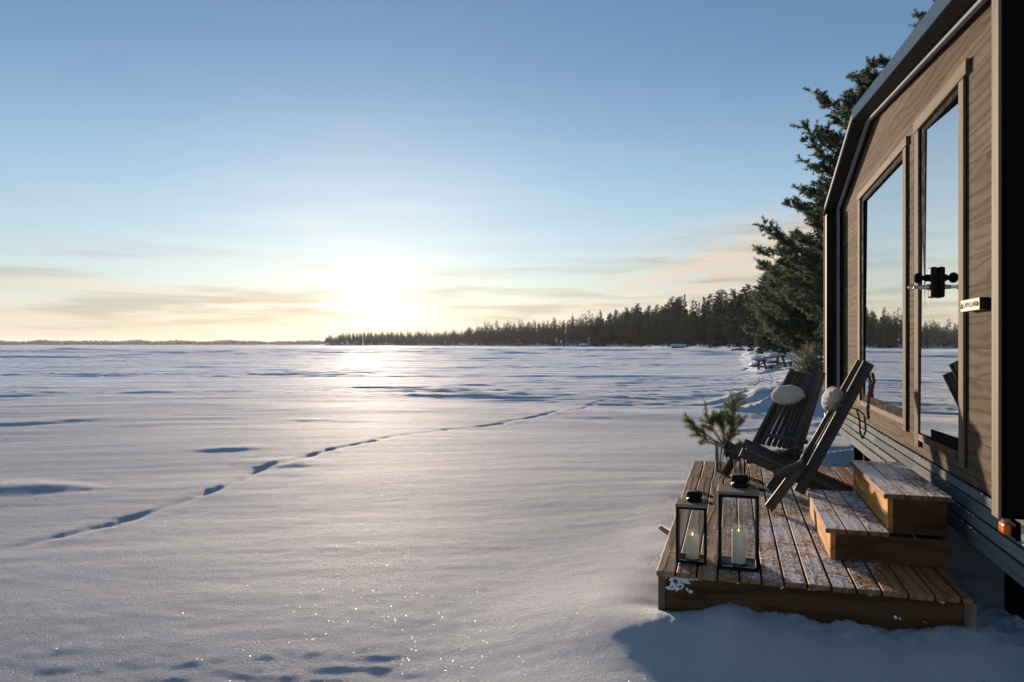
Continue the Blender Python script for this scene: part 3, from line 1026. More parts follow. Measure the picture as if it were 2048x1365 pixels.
# skirt boards and chassis
skz = [(0.330, 0.376, 1.195), (0.262, 0.322, 1.185), (0.202, 0.254, 1.172), (0.118, 0.192, 1.160)]
for (a, b_, x) in skz:
    cuts = [3.0, 4.35, 5.55, 6.9, 8.1, 9.1]
    for c0, c1 in zip(cuts[:-1], cuts[1:]):
        beam('skirt_board', (x, c0 + 0.0012, (a + b_) / 2), (x, c1 - 0.0012, (a + b_) / 2), b_ - a, 0.018, M['grey_rail'], cabin, up=(-1, 0, 0.10), bevel=0.002)
bm = bmesh.new()
rr = random.Random(3)
for k in range(420):
    y = rr.uniform(4.0, 9.0); row = rr.choice([0, 1, 2, 2, 3])
    if math.sin(y * 5.1 + row * 2.0) < 0.2: continue
    z_ = skz[row][1] + rr.uniform(-0.002, 0.004); r = rr.uniform(0.002, 0.007)
    bmesh.ops.create_icosphere(bm, subdivisions=1, radius=1, matrix=Matrix.Translation((skz[row][2] - 0.008, y, z_)) @ Matrix.Diagonal((r, r * 1.6, r * 0.8, 1)))
o = from_bm('ledge_snow', bm, M['snow_clump'], None, True); place(o, Matrix.Identity(4), cabin); o['kind'] = 'stuff'
box('chassis_beam', 1.24, 1.31, 3.0, 9.05, 0.10, 0.318, M['black'], cabin, 0.002)
box('end_light_block', 1.32, 4.19, 9.0, 9.03, -0.30, 0.318, M['black'], cabin, 0.002)  # added board, keeps daylight out from under the cabin
box('chassis_beam', 4.2, 4.27, 3.4, 9.05, 0.10, 0.318, M['black'], cabin, 0.002)
for y in (4.2, 6.2, 8.4):
    box('support_leg', 1.33, 1.40, y, y + 0.08, -0.36, 0.10, M['black'], cabin, 0.002)
    box('support_leg', 4.05, 4.12, y, y + 0.08, -0.36, 0.10, M['black'], cabin, 0.002)

box('back_light_block', 4.30, 4.33, 3.4, 9.0, -0.30, 0.318, M['black'], cabin, 0.002)  # unseen board added at the back to darken the space below the cabin

# openings
TX = 1.180


def opening(name, oy0, oy1, oz0, oz1, tw, fr, glassx, lab, tilt=0.3, yaw=1.0):
    """frame and pane as one part with its sub-parts"""
    f = box(name, XW - 0.004, XW + 0.10, oy1 - fr, oy1, oz0, oz1, M['frame'], cabin, 0.002)
    fm = cabin.location
    def sub(nm, x0, x1, y0, y1, z0, z1, m, bev=0.002):
        o_ = box(nm, x0, x1, y0, y1, z0, z1, m, None, bev)
        wm = o_.matrix_basis.copy()
        pw = Matrix.Translation(cabin.location) @ f.matrix_basis
        o_.parent = f; o_.matrix_basis = pw.inverted() @ wm
        return o_
    f['label'] = lab
    sub('frame', XW - 0.004, XW + 0.10, oy0, oy0 + fr * 0.45, oz0, oz1, M['frame'])
    sub('frame', XW - 0.003, XW + 0.10, oy0 + fr * 0.45, oy1 - fr, oz1 - 0.035, oz1, M['frame'])
    sub('frame', XW - 0.003, XW + 0.10, oy0 + fr * 0.45, oy1 - fr, oz0, oz0 + fr * 0.4, M['frame'])
    # pane, leaning very slightly
    L = oz1 - oz0 - 0.02
    b_ = box_bm(-0.004, 0.004, oy0 + 0.01, oy1 - 0.02, -L / 2, L / 2, 0)
    p_ = from_bm('pane', b_, M['pane'])
    ymid = (oy0 + oy1) / 2
    Mw = Matrix.Translation((glassx, ymid, (oz0 + oz1) / 2)) @ Matrix.Rotation(math.radians(-yaw), 4, 'Z') @ Matrix.Rotation(math.radians(tilt), 4, 'Y') @ Matrix.Translation((0, -ymid, 0))
    pw = Matrix.Translation(cabin.location) @ f.matrix_basis
    p_.parent = f; p_.matrix_basis = pw.inverted() @ Mw
    return f, sub


win, wsub = opening('window', 5.84, 7.76, 0.585, 2.525, 0.07, 0.150, 1.214, 'wide fixed window reflecting lake and sky', yaw=0.0)
wsub('trim', TX, XW - 0.006, 7.720, 7.835, 0.55, 2.535, M['trim'])
wsub('trim', TX, XW - 0.006, 5.761, 5.856, 0.50, 2.535, M['trim'])
wsub('trim', TX - 0.004, XW - 0.001, 5.73, 7.855, 2.537, 2.60, M['trim'])
wsub('sill', XW - 0.016, XW + 0.03, 5.86, 7.716, 0.540, 0.583, M['trim'])
door, dsub = opening('door', 4.48, 5.43, 0.53, 2.545, 0.07, 0.150, 1.213, 'narrow glazed door with dark frame and smart lock', yaw=-2.1)
dsub('trim', TX, XW - 0.006, 5.397, 5.505, 0.44, 2.550, M['trim'])
dsub('trim', TX, XW - 0.006, 4.413, 4.500, 0.46, 2.550, M['trim'])
dsub('trim', TX - 0.004, XW - 0.001, 4.353, 5.52, 2.552, 2.63, M['trim'])
dsub('threshold', XW - 0.02, XW + 0.05, 4.503, 5.393, 0.486, 0.529, M['fascia'])
dsub('hinge', XW - 0.006, XW + 0.006, 4.51, 4.53, 2.20, 2.32, M['frame'])

# lock
bm = box_bm(1.166, 1.205, 5.01, 5.105, 1.41, 1.60, 0.012, 3)
o = from_bm('smart_lock', bm, M['lock'])
pw = Matrix.Translation(cabin.location) @ door.matrix_basis
o.parent = door; o.matrix_basis = pw.inverted()


def to_door(o_):
    wm = o_.matrix_basis.copy()
    o_.parent = door; o_.matrix_basis = pw.inverted() @ wm
    return o_


prof = [(0.0, 0), (0.024, 0.002), (0.031, 0.012), (0.033, 0.024), (0.030, 0.036), (0.018, 0.044), (0.014, 0.055), (0.022, 0.062), (0.022, 0.085)]
to_door(lathe('knob', prof, M['frame'], None, (1.085, 5.06, 1.535), axis=(1, 0, 0)))
to_door(beam('key', (1.080, 5.06, 1.478), (1.160, 5.06, 1.478), 0.006, 0.020, M['steel'], None))
to_door(lathe('lock_cylinder', [(0, 0), (0.013, 0), (0.013, 0.03), (0.018, 0.03), (0.018, 0.045)], M['steel'], None, (1.122, 5.06, 1.478), axis=(1, 0, 0)))
ring = Soup()
ring.tube([(1.070 + 0.016 * math.cos(q), 5.06, 1.478 + 0.016 * math.sin(q)) for q in np.linspace(0, 2 * PI, 15)], 0.0045, 5)
to_door(ring.build('key_head', M['steel']))

# sign, one thing on the wall
sign = root('name_sign', (1.155, 4.2, 1.325), 'small pale nameplate with dark lettering LAPELLAND on wall right of door', 'sign')
box('sign_board', 1.150, 1.186, 4.045, 4.345, 1.292, 1.352, M['sign'], sign, 0.002)
box('sign_shaded_end', 1.150, 1.190, 4.036, 4.044, 1.292, 1.352, M['ink'], sign, 0.001)  # black sheet paints the shade on the end facing the camera
for y in (4.12, 4.27):
    box('sign_bracket', 1.187, 1.199, y, y + 0.02, 1.305, 1.335, M['ink'], sign, 0.001)


def text(body, size, loc, m, parent, rot):
    cu = bpy.data.curves.new('lettering', 'FONT')
    cu.body = body; cu.size = size; cu.extrude = 0.0006
    cu.align_x = 'CENTER'; cu.align_y = 'CENTER'; cu.space_character = 1.12
    cu.offset = 0.0001
    cu.materials.append(m)
    tmp = bpy.data.objects.new('lettering_outline', cu); link(tmp)
    me = bpy.data.meshes.new_from_object(tmp.evaluated_get(bpy.context.evaluated_depsgraph_get()))
    bpy.data.objects.remove(tmp)
    if not me.materials: me.materials.append(m)
    me.name = 'lettering'
    o_ = bpy.data.objects.new('lettering', me); link(o_)
    Mw = rot.to_4x4(); Mw.translation = loc
    return place(o_, Mw, parent)


# text x axis -> -Y, text y axis -> +Z, normal -> -X
Rt = Matrix(((0, 0, -1), (-1, 0, 0), (0, 1, 0)))
text('LAPELLAND', 0.037, Vector((1.1488, 4.182, 1.322)), M['ink'], sign, Rt)
for (y0, zz) in ((4.312, 0), (4.064, 1)):
    s_ = Soup()
    if zz == 0:
        pts = [(1.1485, 4.330, 1.308), (1.1485, 4.318, 1.334), (1.1485, 4.306, 1.308)]
        s_.tube(pts, 0.0032, 4)
        s_.tube([(1.1485, 4.316, 1.312), (1.1485, 4.309, 1.322), (1.1485, 4.298, 1.308)], 0.0028, 4)
        s_.build('mountain_mark', M['ink'], sign, False, world_to=pmat(sign))
    else:
        s_.tube([(1.1485, 4.066, 1.332), (1.1485, 4.056, 1.322), (1.1485, 4.066, 1.312)], 0.0028, 4)
        s_.build('arrow_mark', M['ink'], sign, False, world_to=pmat(sign))

# marker lamps on the chassis
for (y, lab) in ((3.37, 'amber marker lamp lit by sun below black cabin corner'), (9.25, 'small red-orange marker lamp at the far bottom corner of the cabin')):
    ml = root('marker_lamp', (1.08, y, 0.37), lab, 'lamp', 'marker lamps on the trailer')
    zc = 0.385 if y < 5 else 0.30
    b_ = box_bm(1.035, 1.065, y - 0.038, y + 0.038, zc - 0.026, zc + 0.020, 0.010, 3)
    o = from_bm('lens', b_, M['lens'], None, True); place(o, Matrix.Identity(4), ml)
    box('lamp_base', 1.066, 1.085, y - 0.065, y + 0.065, zc - 0.04, zc + 0.035, M['black'], ml, 0.003)
    box('bracket', 1.086, 1.18, y - 0.10, y - 0.07, zc - 0.05, zc - 0.044, M['steel'], ml, 0.001)
    box('bracket', 1.086, 1.18, y - 0.02, y + 0.02, zc - 0.02, zc + 0.01, M['steel'], ml, 0.001)
    if y > 5:
        box('reflector', 1.030, 1.034, y - 0.10, y - 0.057, zc - 0.03, zc + 0.026, M['white_paint'], ml, 0.001)

# ------------------------------------------------------------------ chairs


def chair(label, F, t, w, wt, rail, back, leg, n):
    """F: near-side front foot; local s backwards, l sideways away from the camera; profile points are (s, h)"""
    t = math.radians(t)
    b = Vector((math.cos(t), math.sin(t), 0)); l = Vector((-math.sin(t), math.cos(t), 0))
    r = root('stick_chair', (F[0], F[1], 0.0), label, 'chair', 'dark wooden stick chairs on the deck')

    def P(s, h, q):
        return Vector((F[0], F[1], 0)) + b * s + l * q + Vector((0, 0, h))
    ib = (w - wt) / 2
    (rs0, rh0), (rs1, rh1) = rail
    (bs0, bh0), (bs1, bh1) = back
    upv = (b * (rh0 - rh1) + Vector((0, 0, 1)) * (rs1 - rs0)).normalized()
    bup = (b * -(bh1 - bh0) + Vector((0, 0, 1)) * (bs1 - bs0)).normalized()   # face normal of the back, towards the sitter
    def lerp(p, q, u): return (p[0] + (q[0] - p[0]) * u, p[1] + (q[1] - p[1]) * u)
    for k in range(n):
        u = k / (n - 1)
        outer = k in (0, n - 1)
        qb = 0.02 + u * (w - 0.04)
        qt = ib + 0.02 + u * (wt - 0.04)
        sag = -0.030 * math.sin(PI * u)
        e = lerp(back[0], back[1], 0.0 if outer else 0.20)
        q0 = qb if outer else qb + (qt - qb) * 0.2
        tt = (back[1][0] + sag * -0.9, back[1][1] + sag * 0.6)
        p0 = P(e[0] + (0 if outer else 0.028 * math.sin(PI * u)), e[1], q0); p1 = P(tt[0], tt[1], qt)
        beam('back_slat', p0, p1, 0.034 if outer else 0.022, 0.072 if outer else 0.034, M['chair'], r, up=bup, bevel=0.003)
    ns = n - 1
    for k in range(ns + 1):
        u = k / ns
        outer = k in (0, ns)
        qf = 0.035 + u * (w - 0.07)
        q2 = 0.055 + u * (w - 0.11)
        if outer:
            p0 = P(rs0, rh0, qf + (0.028 if k == 0 else -0.028)); p1 = P(rs1, rh1, q2 + (0.028 if k == 0 else -0.028))
            beam('seat_rail', p0, p1, 0.032, 0.068, M['chair'], r, up=upv, bevel=0.003)
        else:
            e = lerp(rail[0], rail[1], 0.52)
            dip = 0.012 + 0.030 * math.sin(PI * u)
            p0 = P(rs0 + 0.02, rh0 - dip + 0.02, qf); p1 = P(e[0] + 0.02, e[1] + 0.015 - dip * 0.6, q2)
            beam('seat_slat', p0, p1, 0.024, 0.040, M['chair'], r, up=upv, bevel=0.003)
    # front legs and the short side slats
    for q in (0.0, w):
        qq = q + (-0.018 if q == 0 else 0.018)
        a = P(leg[0][0], leg[0][1], qq); c = P(leg[1][0], leg[1][1] + 0.018, qq)
        beam('leg', c, a, 0.034, 0.062, M['chair'], r, up=bup, bevel=0.003)
    for q in (-0.052, w + 0.052):
        a = P(0.035, leg[0][1] - 0.085, q); c = P(leg[0][0] + 0.005, leg[0][1] + 0.005, q)
        beam('side_slat', a, c, 0.030, 0.045, M['chair'], r, up=upv, bevel=0.003)
    # cross rods through the slats
    so_ = lerp(back[0], back[1], 0.30)
    beam('cross_rod', P(so_[0] + 0.02, so_[1], 0.0), P(so_[0] + 0.02, so_[1], w), 0.03, 0.03, M['chair'], r, up=bup, bevel=0.002)
    sf = lerp(rail[0], rail[1], 0.06)
    beam('cross_rod', P(sf[0], sf[1] - 0.035, 0.02), P(sf[0], sf[1] - 0.035, w - 0.02), 0.03, 0.028, M['chair'], r, up=upv, bevel=0.002)
    return r, P, b, l


near, Pn, bn_, ln_ = chair('near stick chair of dark slats seen edge-on, foot by the large lantern', (0.235, 5.20), -3, 0.64, 0.42,
                           ((-0.185, 0.375), (0.66, 0.02)), ((0.19, 0.13), (0.625, 1.00)), ((0.215, 0.335), (0.0, 0.0)), 9)
far, Pf, bf_, lf_ = chair('far stick chair showing its slatted back, next to the vases', (0.285, 5.93), 36, 0.58, 0.36,
                          ((-0.055, 0.285), (0.62, 0.02)), ((0.20, 0.12), (0.60, 0.90)), ((0.19, 0.26), (0.0, 0.0)), 9)


def rope(name, pts, rad, label, cat=None, group=None, parent=None):
    s_ = Soup()
    for ph in (0, PI):
        P_ = []
        n = len(pts) * 5
        tt = np.linspace(0, len(pts) - 1, n)
        arr = np.array([tuple(p) for p in pts])
        ax = np.stack([np.interp(tt, range(len(pts)), arr[:, k]) for k in range(3)], 1)
        for k, a_ in enumerate(ax):
            P_.append((a_[0] + rad * 0.7 * math.cos(k * 1.1 + ph), a_[1] + rad * 0.7 * math.sin(k * 1.1 + ph), a_[2]))
        s_.tube(P_, rad, 5)
    o_ = s_.build(name, M['rope'])
    if parent is not None:
        place(o_, Matrix.Identity(4), parent)
    if label: tag(o_, label, cat, group)
    return o_


def pillow(label, c, ax, n, up, L, Hh, T, seed):
    """stuffed linen head rest, gathered at both ends; ax its long axis"""
    ax = Vector(ax).normalized(); up = Vector(up).normalized(); n = ax.cross(up).normalized()
    V = []; F = []
    NU, NV = 34, 40
    for i in range(NU + 1):
        u = -1 + 2 * i / NU
        rr_ = (max(0.0, 1 - abs(u) ** 3.2)) ** 0.5 * (1.0 if u < 0 else 1 - 0.16 * u ** 2)
        rr_ = max(rr_, 0.02 if u < 0 else 0.10)
        if u > 0.985: rr_ = 0.10
        for k in range(NV):
            th = 2 * PI * k / NV
            pleat = 1 + 0.11 * math.sin(th * 11 + seed + math.sin(th * 3)) * max(0, (u - 0.15) / 0.85) ** 1.2 + 0.035 * math.sin(th * 17 + seed) * max(0, (-u - 0.5) * 2) + 0.05 * math.sin(th * 2 + 3 * u + seed) + 0.03 * math.sin(th * 3 - 7 * u + 2 * seed)
            V.append(ax * (u * L / 2) + up * (math.cos(th) * Hh / 2 * rr_ * pleat) + n * (math.sin(th) * T / 2 * rr_ * pleat))
    for i in range(NU):
        for k in range(NV):
            F.append((i * NV + k, i * NV + (k + 1) % NV, (i + 1) * NV + (k + 1) % NV, (i + 1) * NV + k))
    F.append(tuple(range(4)))
    F = F[:-1]
    p = root('neck_pillow', tuple(c), label, 'pillow', 'linen neck pillows')
    o_ = from_np('stuffed_body', [tuple(v) for v in V], F, M['linen'], p, True)
    # gathered tassel ends
    for sgn in (1,):
        s_ = Soup()
        e = ax * sgn * (L / 2 - 0.004)
        s_.tube([e, e + ax * sgn * 0.014, e + ax * sgn * 0.026 - Vector((0, 0, 0.004))], [Hh * 0.055, Hh * 0.04, Hh * 0.09], 8)
        s_.tube([e + ax * sgn * 0.025, e + ax * sgn * 0.027], [Hh * 0.09, 0.0005], 8)
        s_.build('gathered_end', M['linen'], p)
    return p


# far chair pillow across the back: projects to (1550..1617, 778..818)
pc = Pf(0.47, 0.705, 0.29) - Vector((bf_.x, bf_.y, 0)) * 0.075 + Vector((0, 0, 0.0))
pillow('linen neck pillow lying across the far chair back', pc, -lf_ * 1.0 + Vector((0, 0, 0.04)), None, (bf_.x * 0.45, bf_.y * 0.45, 0.9), 0.345, 0.165, 0.12, 1)
pc2 = Pn(0.495, 0.745, 0.27) - Vector((bn_.x, bn_.y, 0)) * 0.085
pillow('linen neck pillow on the near chair with its gathered end towards the viewer', pc2, -ln_, None, (bn_.x * 0.45, bn_.y * 0.45, 0.9), 0.39, 0.165, 0.125, 2)

# ropes: pillow cords and hanging cord at the back of the near chair
cord = rope('pillow_cord', [Pn(0.40, 0.735, 0.07), Pn(0.48, 0.715, -0.01), Pn(0.54, 0.70, 0.02), Pn(0.56, 0.64, 0.04), Pn(0.565, 0.55, 0.05), Pn(0.58, 0.50, 0.055), Pn(0.60, 0.56, 0.06), Pn(0.59, 0.66, 0.05), Pn(0.545, 0.70, 0.03)], 0.0045,
            'brown knotted cord of the pillow hanging in a loop behind the near chair', 'cord')
hr = root('hanging_rope', tuple(Pn(0.62, 0.92, 0.12)), 'twisted jute rope hanging from the top of the near chair back', 'rope')
for (ds, q, L) in ((0.02, 0.10, 0.30), (0.05, 0.16, 0.16)):
    p0 = Pn(0.60 + ds, 0.93, q)
    o = rope('rope_strand', [p0, p0 + Vector((0.012, 0, -0.05)), p0 + Vector((0.004, 0.004, -L * 0.5)), p0 + Vector((-0.004, 0, -L * 0.8)), p0 + Vector((0, 0, -L))], 0.007, None)
    place(o, Matrix.Identity(4), hr)

# moss wreath lying on the near chair seat
s_ = Soup()
rr = random.Random(12)
cc = Pn(0.10, 0.33, 0.42)
for k in range(900):
    th = rr.uniform(0, 2 * PI); R_ = 0.045 + rr.gauss(0, 0.016); zz = rr.gauss(0, 0.014)
    p0 = cc + Vector((R_ * math.cos(th), R_ * math.sin(th), zz))
    d = Vector((rr.gauss(0, 1), rr.gauss(0, 1), rr.gauss(0, 1))).normalized() * rr.uniform(0.008, 0.020)
    s_.tube([p0, p0 + d], [0.0016, 0.0004], 3)
o = s_.build('dried_moss_tuft', foliage('dry_moss', (0.11, 0.09, 0.05), (0.22, 0.18, 0.10), 0.2), None)
tag(o, 'dry moss tuft lying on the slats of the near chair seat', 'moss')

# ------------------------------------------------------------------ lanterns


def lantern(label, x0, x1, y0, y1, H, pt, cap_r, cap_h, cap_xy, rz=0.0, ring_l=0.10, candle=(0.026, 0.13), cx_=None):
    cx, cy = (x0 + x1) / 2, (y0 + y1) / 2
    r = root('lantern', (cx, cy, 0.0), label, 'lantern', 'black framed lanterns with candles')
    m = M['metal_black']
    zf = 0.014
    for (xa, ya) in ((x0, y0), (x1 - pt, y0), (x0, y1 - pt), (x1 - pt, y1 - pt)):
        box('post', xa, xa + pt, ya, ya + pt, 0.001, H, m, r, 0.001)
    for (ya) in (y0, y1 - pt):
        box('rail', x0 + pt, x1 - pt, ya, ya + pt, H - pt, H, m, r, 0.001)
        box('rail', x0 + pt, x1 - pt, ya, ya + pt, 0.004, zf + 0.004, m, r, 0.001)
    for (xa) in (x0, x1 - pt):
        box('rail', xa, xa + pt, y0 + pt, y1 - pt, H - pt, H, m, r, 0.001)
        box('rail', xa, xa + pt, y0 + pt, y1 - pt, 0.004, zf + 0.004, m, r, 0.001)
    box('base_plate', x0 + pt, x1 - pt, y0 + pt, y1 - pt, 0.006, 0.012, M['roof_metal'] if False else m, r, 0.0005)
    for (ya) in (y0 + pt * 0.4, y1 - pt * 0.6):
        box('glass_pane', x0 + pt, x1 - pt, ya, ya + 0.0022, zf + 0.005, H - pt - 0.001, M['lantern_glass'], r, 0)
    for (xa) in (x0 + pt * 0.4, x1 - pt * 0.6):
        box('glass_pane', xa, xa + 0.0022, y0 + pt, y1 - pt, zf + 0.005, H - pt - 0.001, M['lantern_glass'], r, 0)
    box('wooden_lid', x0 - 0.004, x1 + 0.002, y0 - 0.004, y1 + 0.004, H + 0.001, H + 0.015, M['lantern_wood'], r, 0.002)
    cxx, cyy = cap_xy
    z0 = H + 0.016
    prof = [(cap_r * 0.93, 0), (cap_r * 0.98, 0.004), (cap_r * 0.98, cap_h * 0.30), (cap_r * 0.72, cap_h * 0.34), (cap_r * 0.72, cap_h * 0.42), (cap_r, cap_h * 0.46), (cap_r, cap_h * 0.94), (cap_r * 0.96, cap_h), (0.0, cap_h)]
    lathe('vent_cap', prof, m, r, (cxx, cyy, z0), seg=40)
    # ring handle resting tilted beside the cap
    s_ = Soup()
    for dz, tl in ((0.60, 0.02), (0.32, -0.002)):
        pts = []
        for q in np.linspace(-2.55, 2.55, 22):
            ex_ = cxx + cap_r * 0.55 + ring_l * 0.5 + ring_l * 0.62 * math.cos(q)
            ey_ = cyy + cap_r * 0.62 * math.sin(q)
            ez = z0 + cap_h * dz - (ex_ - cxx - cap_r * 0.4) * 0.32 + tl
            pts.append((ex_, ey_, ez))
        if dz > 0.5: hp = pts
        s_.tube(pts, 0.0036, 6)
    s_.build('ring_handle', m, r, True, world_to=pmat(r))
    # candle: a thing of its own
    ccx, ccy = (cx, cy) if cx_ is None else cx_
    rad, hh = candle
    cd_ = root('candle', (ccx, ccy, 0.0135), label_c[0], 'candle', 'ivory pillar candles')
    prof = [(0, 0), (rad * 0.96, 0), (rad, 0.003), (rad, hh * 0.62), (rad * 0.985, hh * 0.9), (rad * 1.0, hh * 0.985), (rad * 0.94, hh * 0.992), (rad * 0.72, hh * 0.95), (rad * 0.3, hh * 0.925), (0, hh * 0.92)]
    lathe('wax_body', prof, M['wax'], cd_, (ccx, ccy, 0.0135), seg=32)
    lathe('flame', [(0, 0), (0.0035, 0.003), (0.0042, 0.008), (0.0025, 0.014), (0, 0.020)], M['glow'], cd_, (ccx, ccy, 0.0135 + hh * 0.92), seg=10)
    return r


label_c = ['taller ivory pillar candle in the large lantern']
lantern('taller black framed lantern with wooden lid, standing at front of deck', -0.068, 0.125, 3.76, 3.945, 0.375, 0.014, 0.043, 0.062, (0.035, 3.90), candle=(0.034, 0.168), cx_=(0.030, 3.86), ring_l=0.085)
label_c = ['shorter ivory candle with ragged rim in the small lantern']
lantern('shorter black framed lantern with wooden lid near the deck corner', -0.278, -0.128, 3.80, 3.94, 0.290, 0.011, 0.040, 0.052, (-0.19, 3.885), candle=(0.033, 0.125), cx_=(-0.199, 3.875), ring_l=0.065)

# ------------------------------------------------------------------ needles and twigs


def blades(P0, D_, L, Wd):
    """arrays: triangular blades from points P0 along unit D_, length L, width Wd"""
    n = len(P0)
    rnd = RNG.normal(size=(n, 3))
    side = np.cross(D_, rnd); side /= np.linalg.norm(side, axis=1)[:, None] + 1e-9
    a = P0 - side * (Wd / 2)[:, None]; b = P0 + side * (Wd / 2)[:, None]; c = P0 + D_ * L[:, None]
    V = np.stack([a, b, c], 1).reshape(-1, 3)
    F = np.arange(3 * n).reshape(-1, 3)
    return V, F


def needle_shoot(base, tip, n, L, wd, open_=0.8, curve=0.0):
    """needles all round a shoot, pointing forward"""
    base = np.array(base, dtype=float); tip = np.array(tip, dtype=float)
    ax = tip - base; ln = np.linalg.norm(ax); ax = ax / ln
    u = RNG.uniform(0.0, 1.0, n)
    r = RNG.normal(size=(n, 3)); r -= (r @ ax)[:, None] * ax; r /= np.linalg.norm(r, axis=1)[:, None]
    fwd = RNG.uniform(0.35, 1.0, n) * (0.6 + 0.8 * u)
    d = ax[None] * fwd[:, None] + r * open_
    d /= np.linalg.norm(d, axis=1)[:, None]
    p = base + u[:, None] * (tip - base)
    return blades(p, d, L * RNG.uniform(0.7, 1.1, n), np.full(n, wd))


class Tri:
    def __init__(s): s.v = []; s.f = []; s.n = 0

    def add(s, V, F):
        s.v.append(V); s.f.append(F + s.n); s.n += len(V)

    def mesh(s, name):
        return from_np(name, np.concatenate(s.v), np.concatenate(s.f), None, 'mesh')


def pine_sprig(stem, tri, base, tip, nside, L, wd, rng_, bend=0.10, dens=900):
    """one pine branchlet with side shoots covered in needles"""
    base = Vector(base); tip = Vector(tip)
    ax = tip - base; ln = ax.length
    perp = ax.orthogonal().normalized()
    perp = Matrix.Rotation(rng_.uniform(0, 6.28), 3, ax.normalized()) @ perp
    pts = [base + ax * u + perp * (math.sin(u * PI) * bend * ln) for u in (0, 0.25, 0.5, 0.75, 1)]
    stem.tube(pts, [0.0036, 0.0032, 0.0028, 0.0022, 0.0014], 5)
    for a, b in zip(pts[:-1], pts[1:]):
        tri.add(*needle_shoot(a, b, int(dens * (b - a).length), L, wd))
    for k in range(nside):
        u = rng_.uniform(0.30, 0.92)
        p = pts[0].lerp(pts[-1], u) + perp * (math.sin(u * PI) * bend * ln)
        sd = Matrix.Rotation(rng_.uniform(0, 6.28), 3, ax.normalized()) @ perp
        l2 = ln * rng_.uniform(0.20, 0.36) * (1.15 - u * 0.5)
        q = p + (ax.normalized() * 0.75 + sd * 0.8).normalized() * l2
        stem.tube([p, p.lerp(q, 0.5) + Vector((0, 0, 0.004)), q], [0.0022, 0.0018, 0.001], 4)
        tri.add(*needle_shoot(p.lerp(q, 0.02), q, int(dens * 1.15 * l2), L, wd))


def vase_with_twigs(label_v, label_t, base, rad, hgt, sprigs, stems, seed, foot=True):
    rg = random.Random(seed)
    v = root('glass_vase', base, label_v, 'vase', 'glass vases with twigs')
    prof = [(0.0, 0.004), (rad * 0.78, 0.004), (rad * 0.86, 0.012), (rad * 0.95, hgt * 0.45), (rad, hgt)]
    lathe('glass_wall', prof, M['vase_glass'], v, base, seg=28)
    lathe('rim', [(rad - 0.002, hgt - 0.003), (rad + 0.0015, hgt - 0.0015), (rad + 0.0015, hgt + 0.0015), (rad - 0.002, hgt + 0.002), (rad - 0.002, hgt - 0.003)], M['vase_glass'], v, base, seg=28)
    b = root('pine_twigs', (base[0], base[1], base[2] + 0.01), label_t, 'twigs', 'cut twigs in the vases')
    st = Soup(); tr = Tri()
    bx = Vector(base)
    for (dx_, dy_, dz_) in stems:
        p0 = bx + Vector((rg.uniform(-1, 1) * rad * 0.6, rg.uniform(-1, 1) * rad * 0.6, 0.012))
        p1 = bx + Vector((dx_ * 0.35, dy_ * 0.35, hgt))
        p2 = bx + Vector((dx_, dy_, dz_))
        st.tube([p0, p0.lerp(p1, 0.5) + Vector((rg.uniform(-.006, .006), 0, 0)), p1, p2], [0.0038, 0.0036, 0.0034, 0.003], 6)
    for (a, c, ns) in sprigs:
        pine_sprig(st, tr, bx + Vector(a), bx + Vector(c), ns, 0.055, 0.0017, rg, dens=2000)
    st.build('stems', M['twig'], b, True, world_to=pmat(b))
    if tr.v:
        me = tr.mesh('needles')
        o_ = mesh_obj('needles', me, M['needle'])
        place(o_, Matrix.Identity(4), b); o_['kind'] = 'stuff'
    return v


# vase 1 at px (1447, 938)
vb = (-0.075, 6.62, 0.002)
vase_with_twigs('clear glass vase with pine twigs behind the front leg of the far chair', 'bushy green pine twigs standing in the clear vase',
                vb, 0.075, 0.26,
                [((0.02, 0.0, 0.25), (0.06, 0.05, 0.70), 9), ((0.0, 0.0, 0.25), (-0.16, 0.02, 0.62), 8), ((-0.01, 0, 0.24), (-0.33, -0.02, 0.50), 7),
                 ((0.02, 0.0, 0.24), (0.02, 0.10, 0.58), 7), ((0.03, 0, 0.22), (0.16, 0.02, 0.46), 5), ((-0.02, 0, 0.22), (-0.27, 0.05, 0.38), 6), ((0.0, 0.0, 0.20), (-0.07, -0.06, 0.50), 7), ((0.02, 0.0, 0.20), (0.08, -0.04, 0.54), 7)],
                [(-0.16, 0.0, 0.30), (-0.05, 0.03, 0.30), (0.02, 0.0, 0.30), (0.06, 0.02, 0.28), (-0.02, -0.03, 0.28)], 4)
vb2 = (0.055, 6.06, 0.002)
vase_with_twigs('small glass vase with bare brown stems behind the large lantern', 'bare brown stems with a pale dried tip in the small vase',
                vb2, 0.048, 0.20,
                [((0.0, 0.0, 0.26), (0.005, 0.0, 0.34), 2)],
                [(-0.02, 0.0, 0.31), (0.0, 0.01, 0.34), (0.025, 0.0, 0.30), (0.01, -0.02, 0.32), (-0.035, 0.0, 0.25)], 9)

# dry twigs poking out of the snow


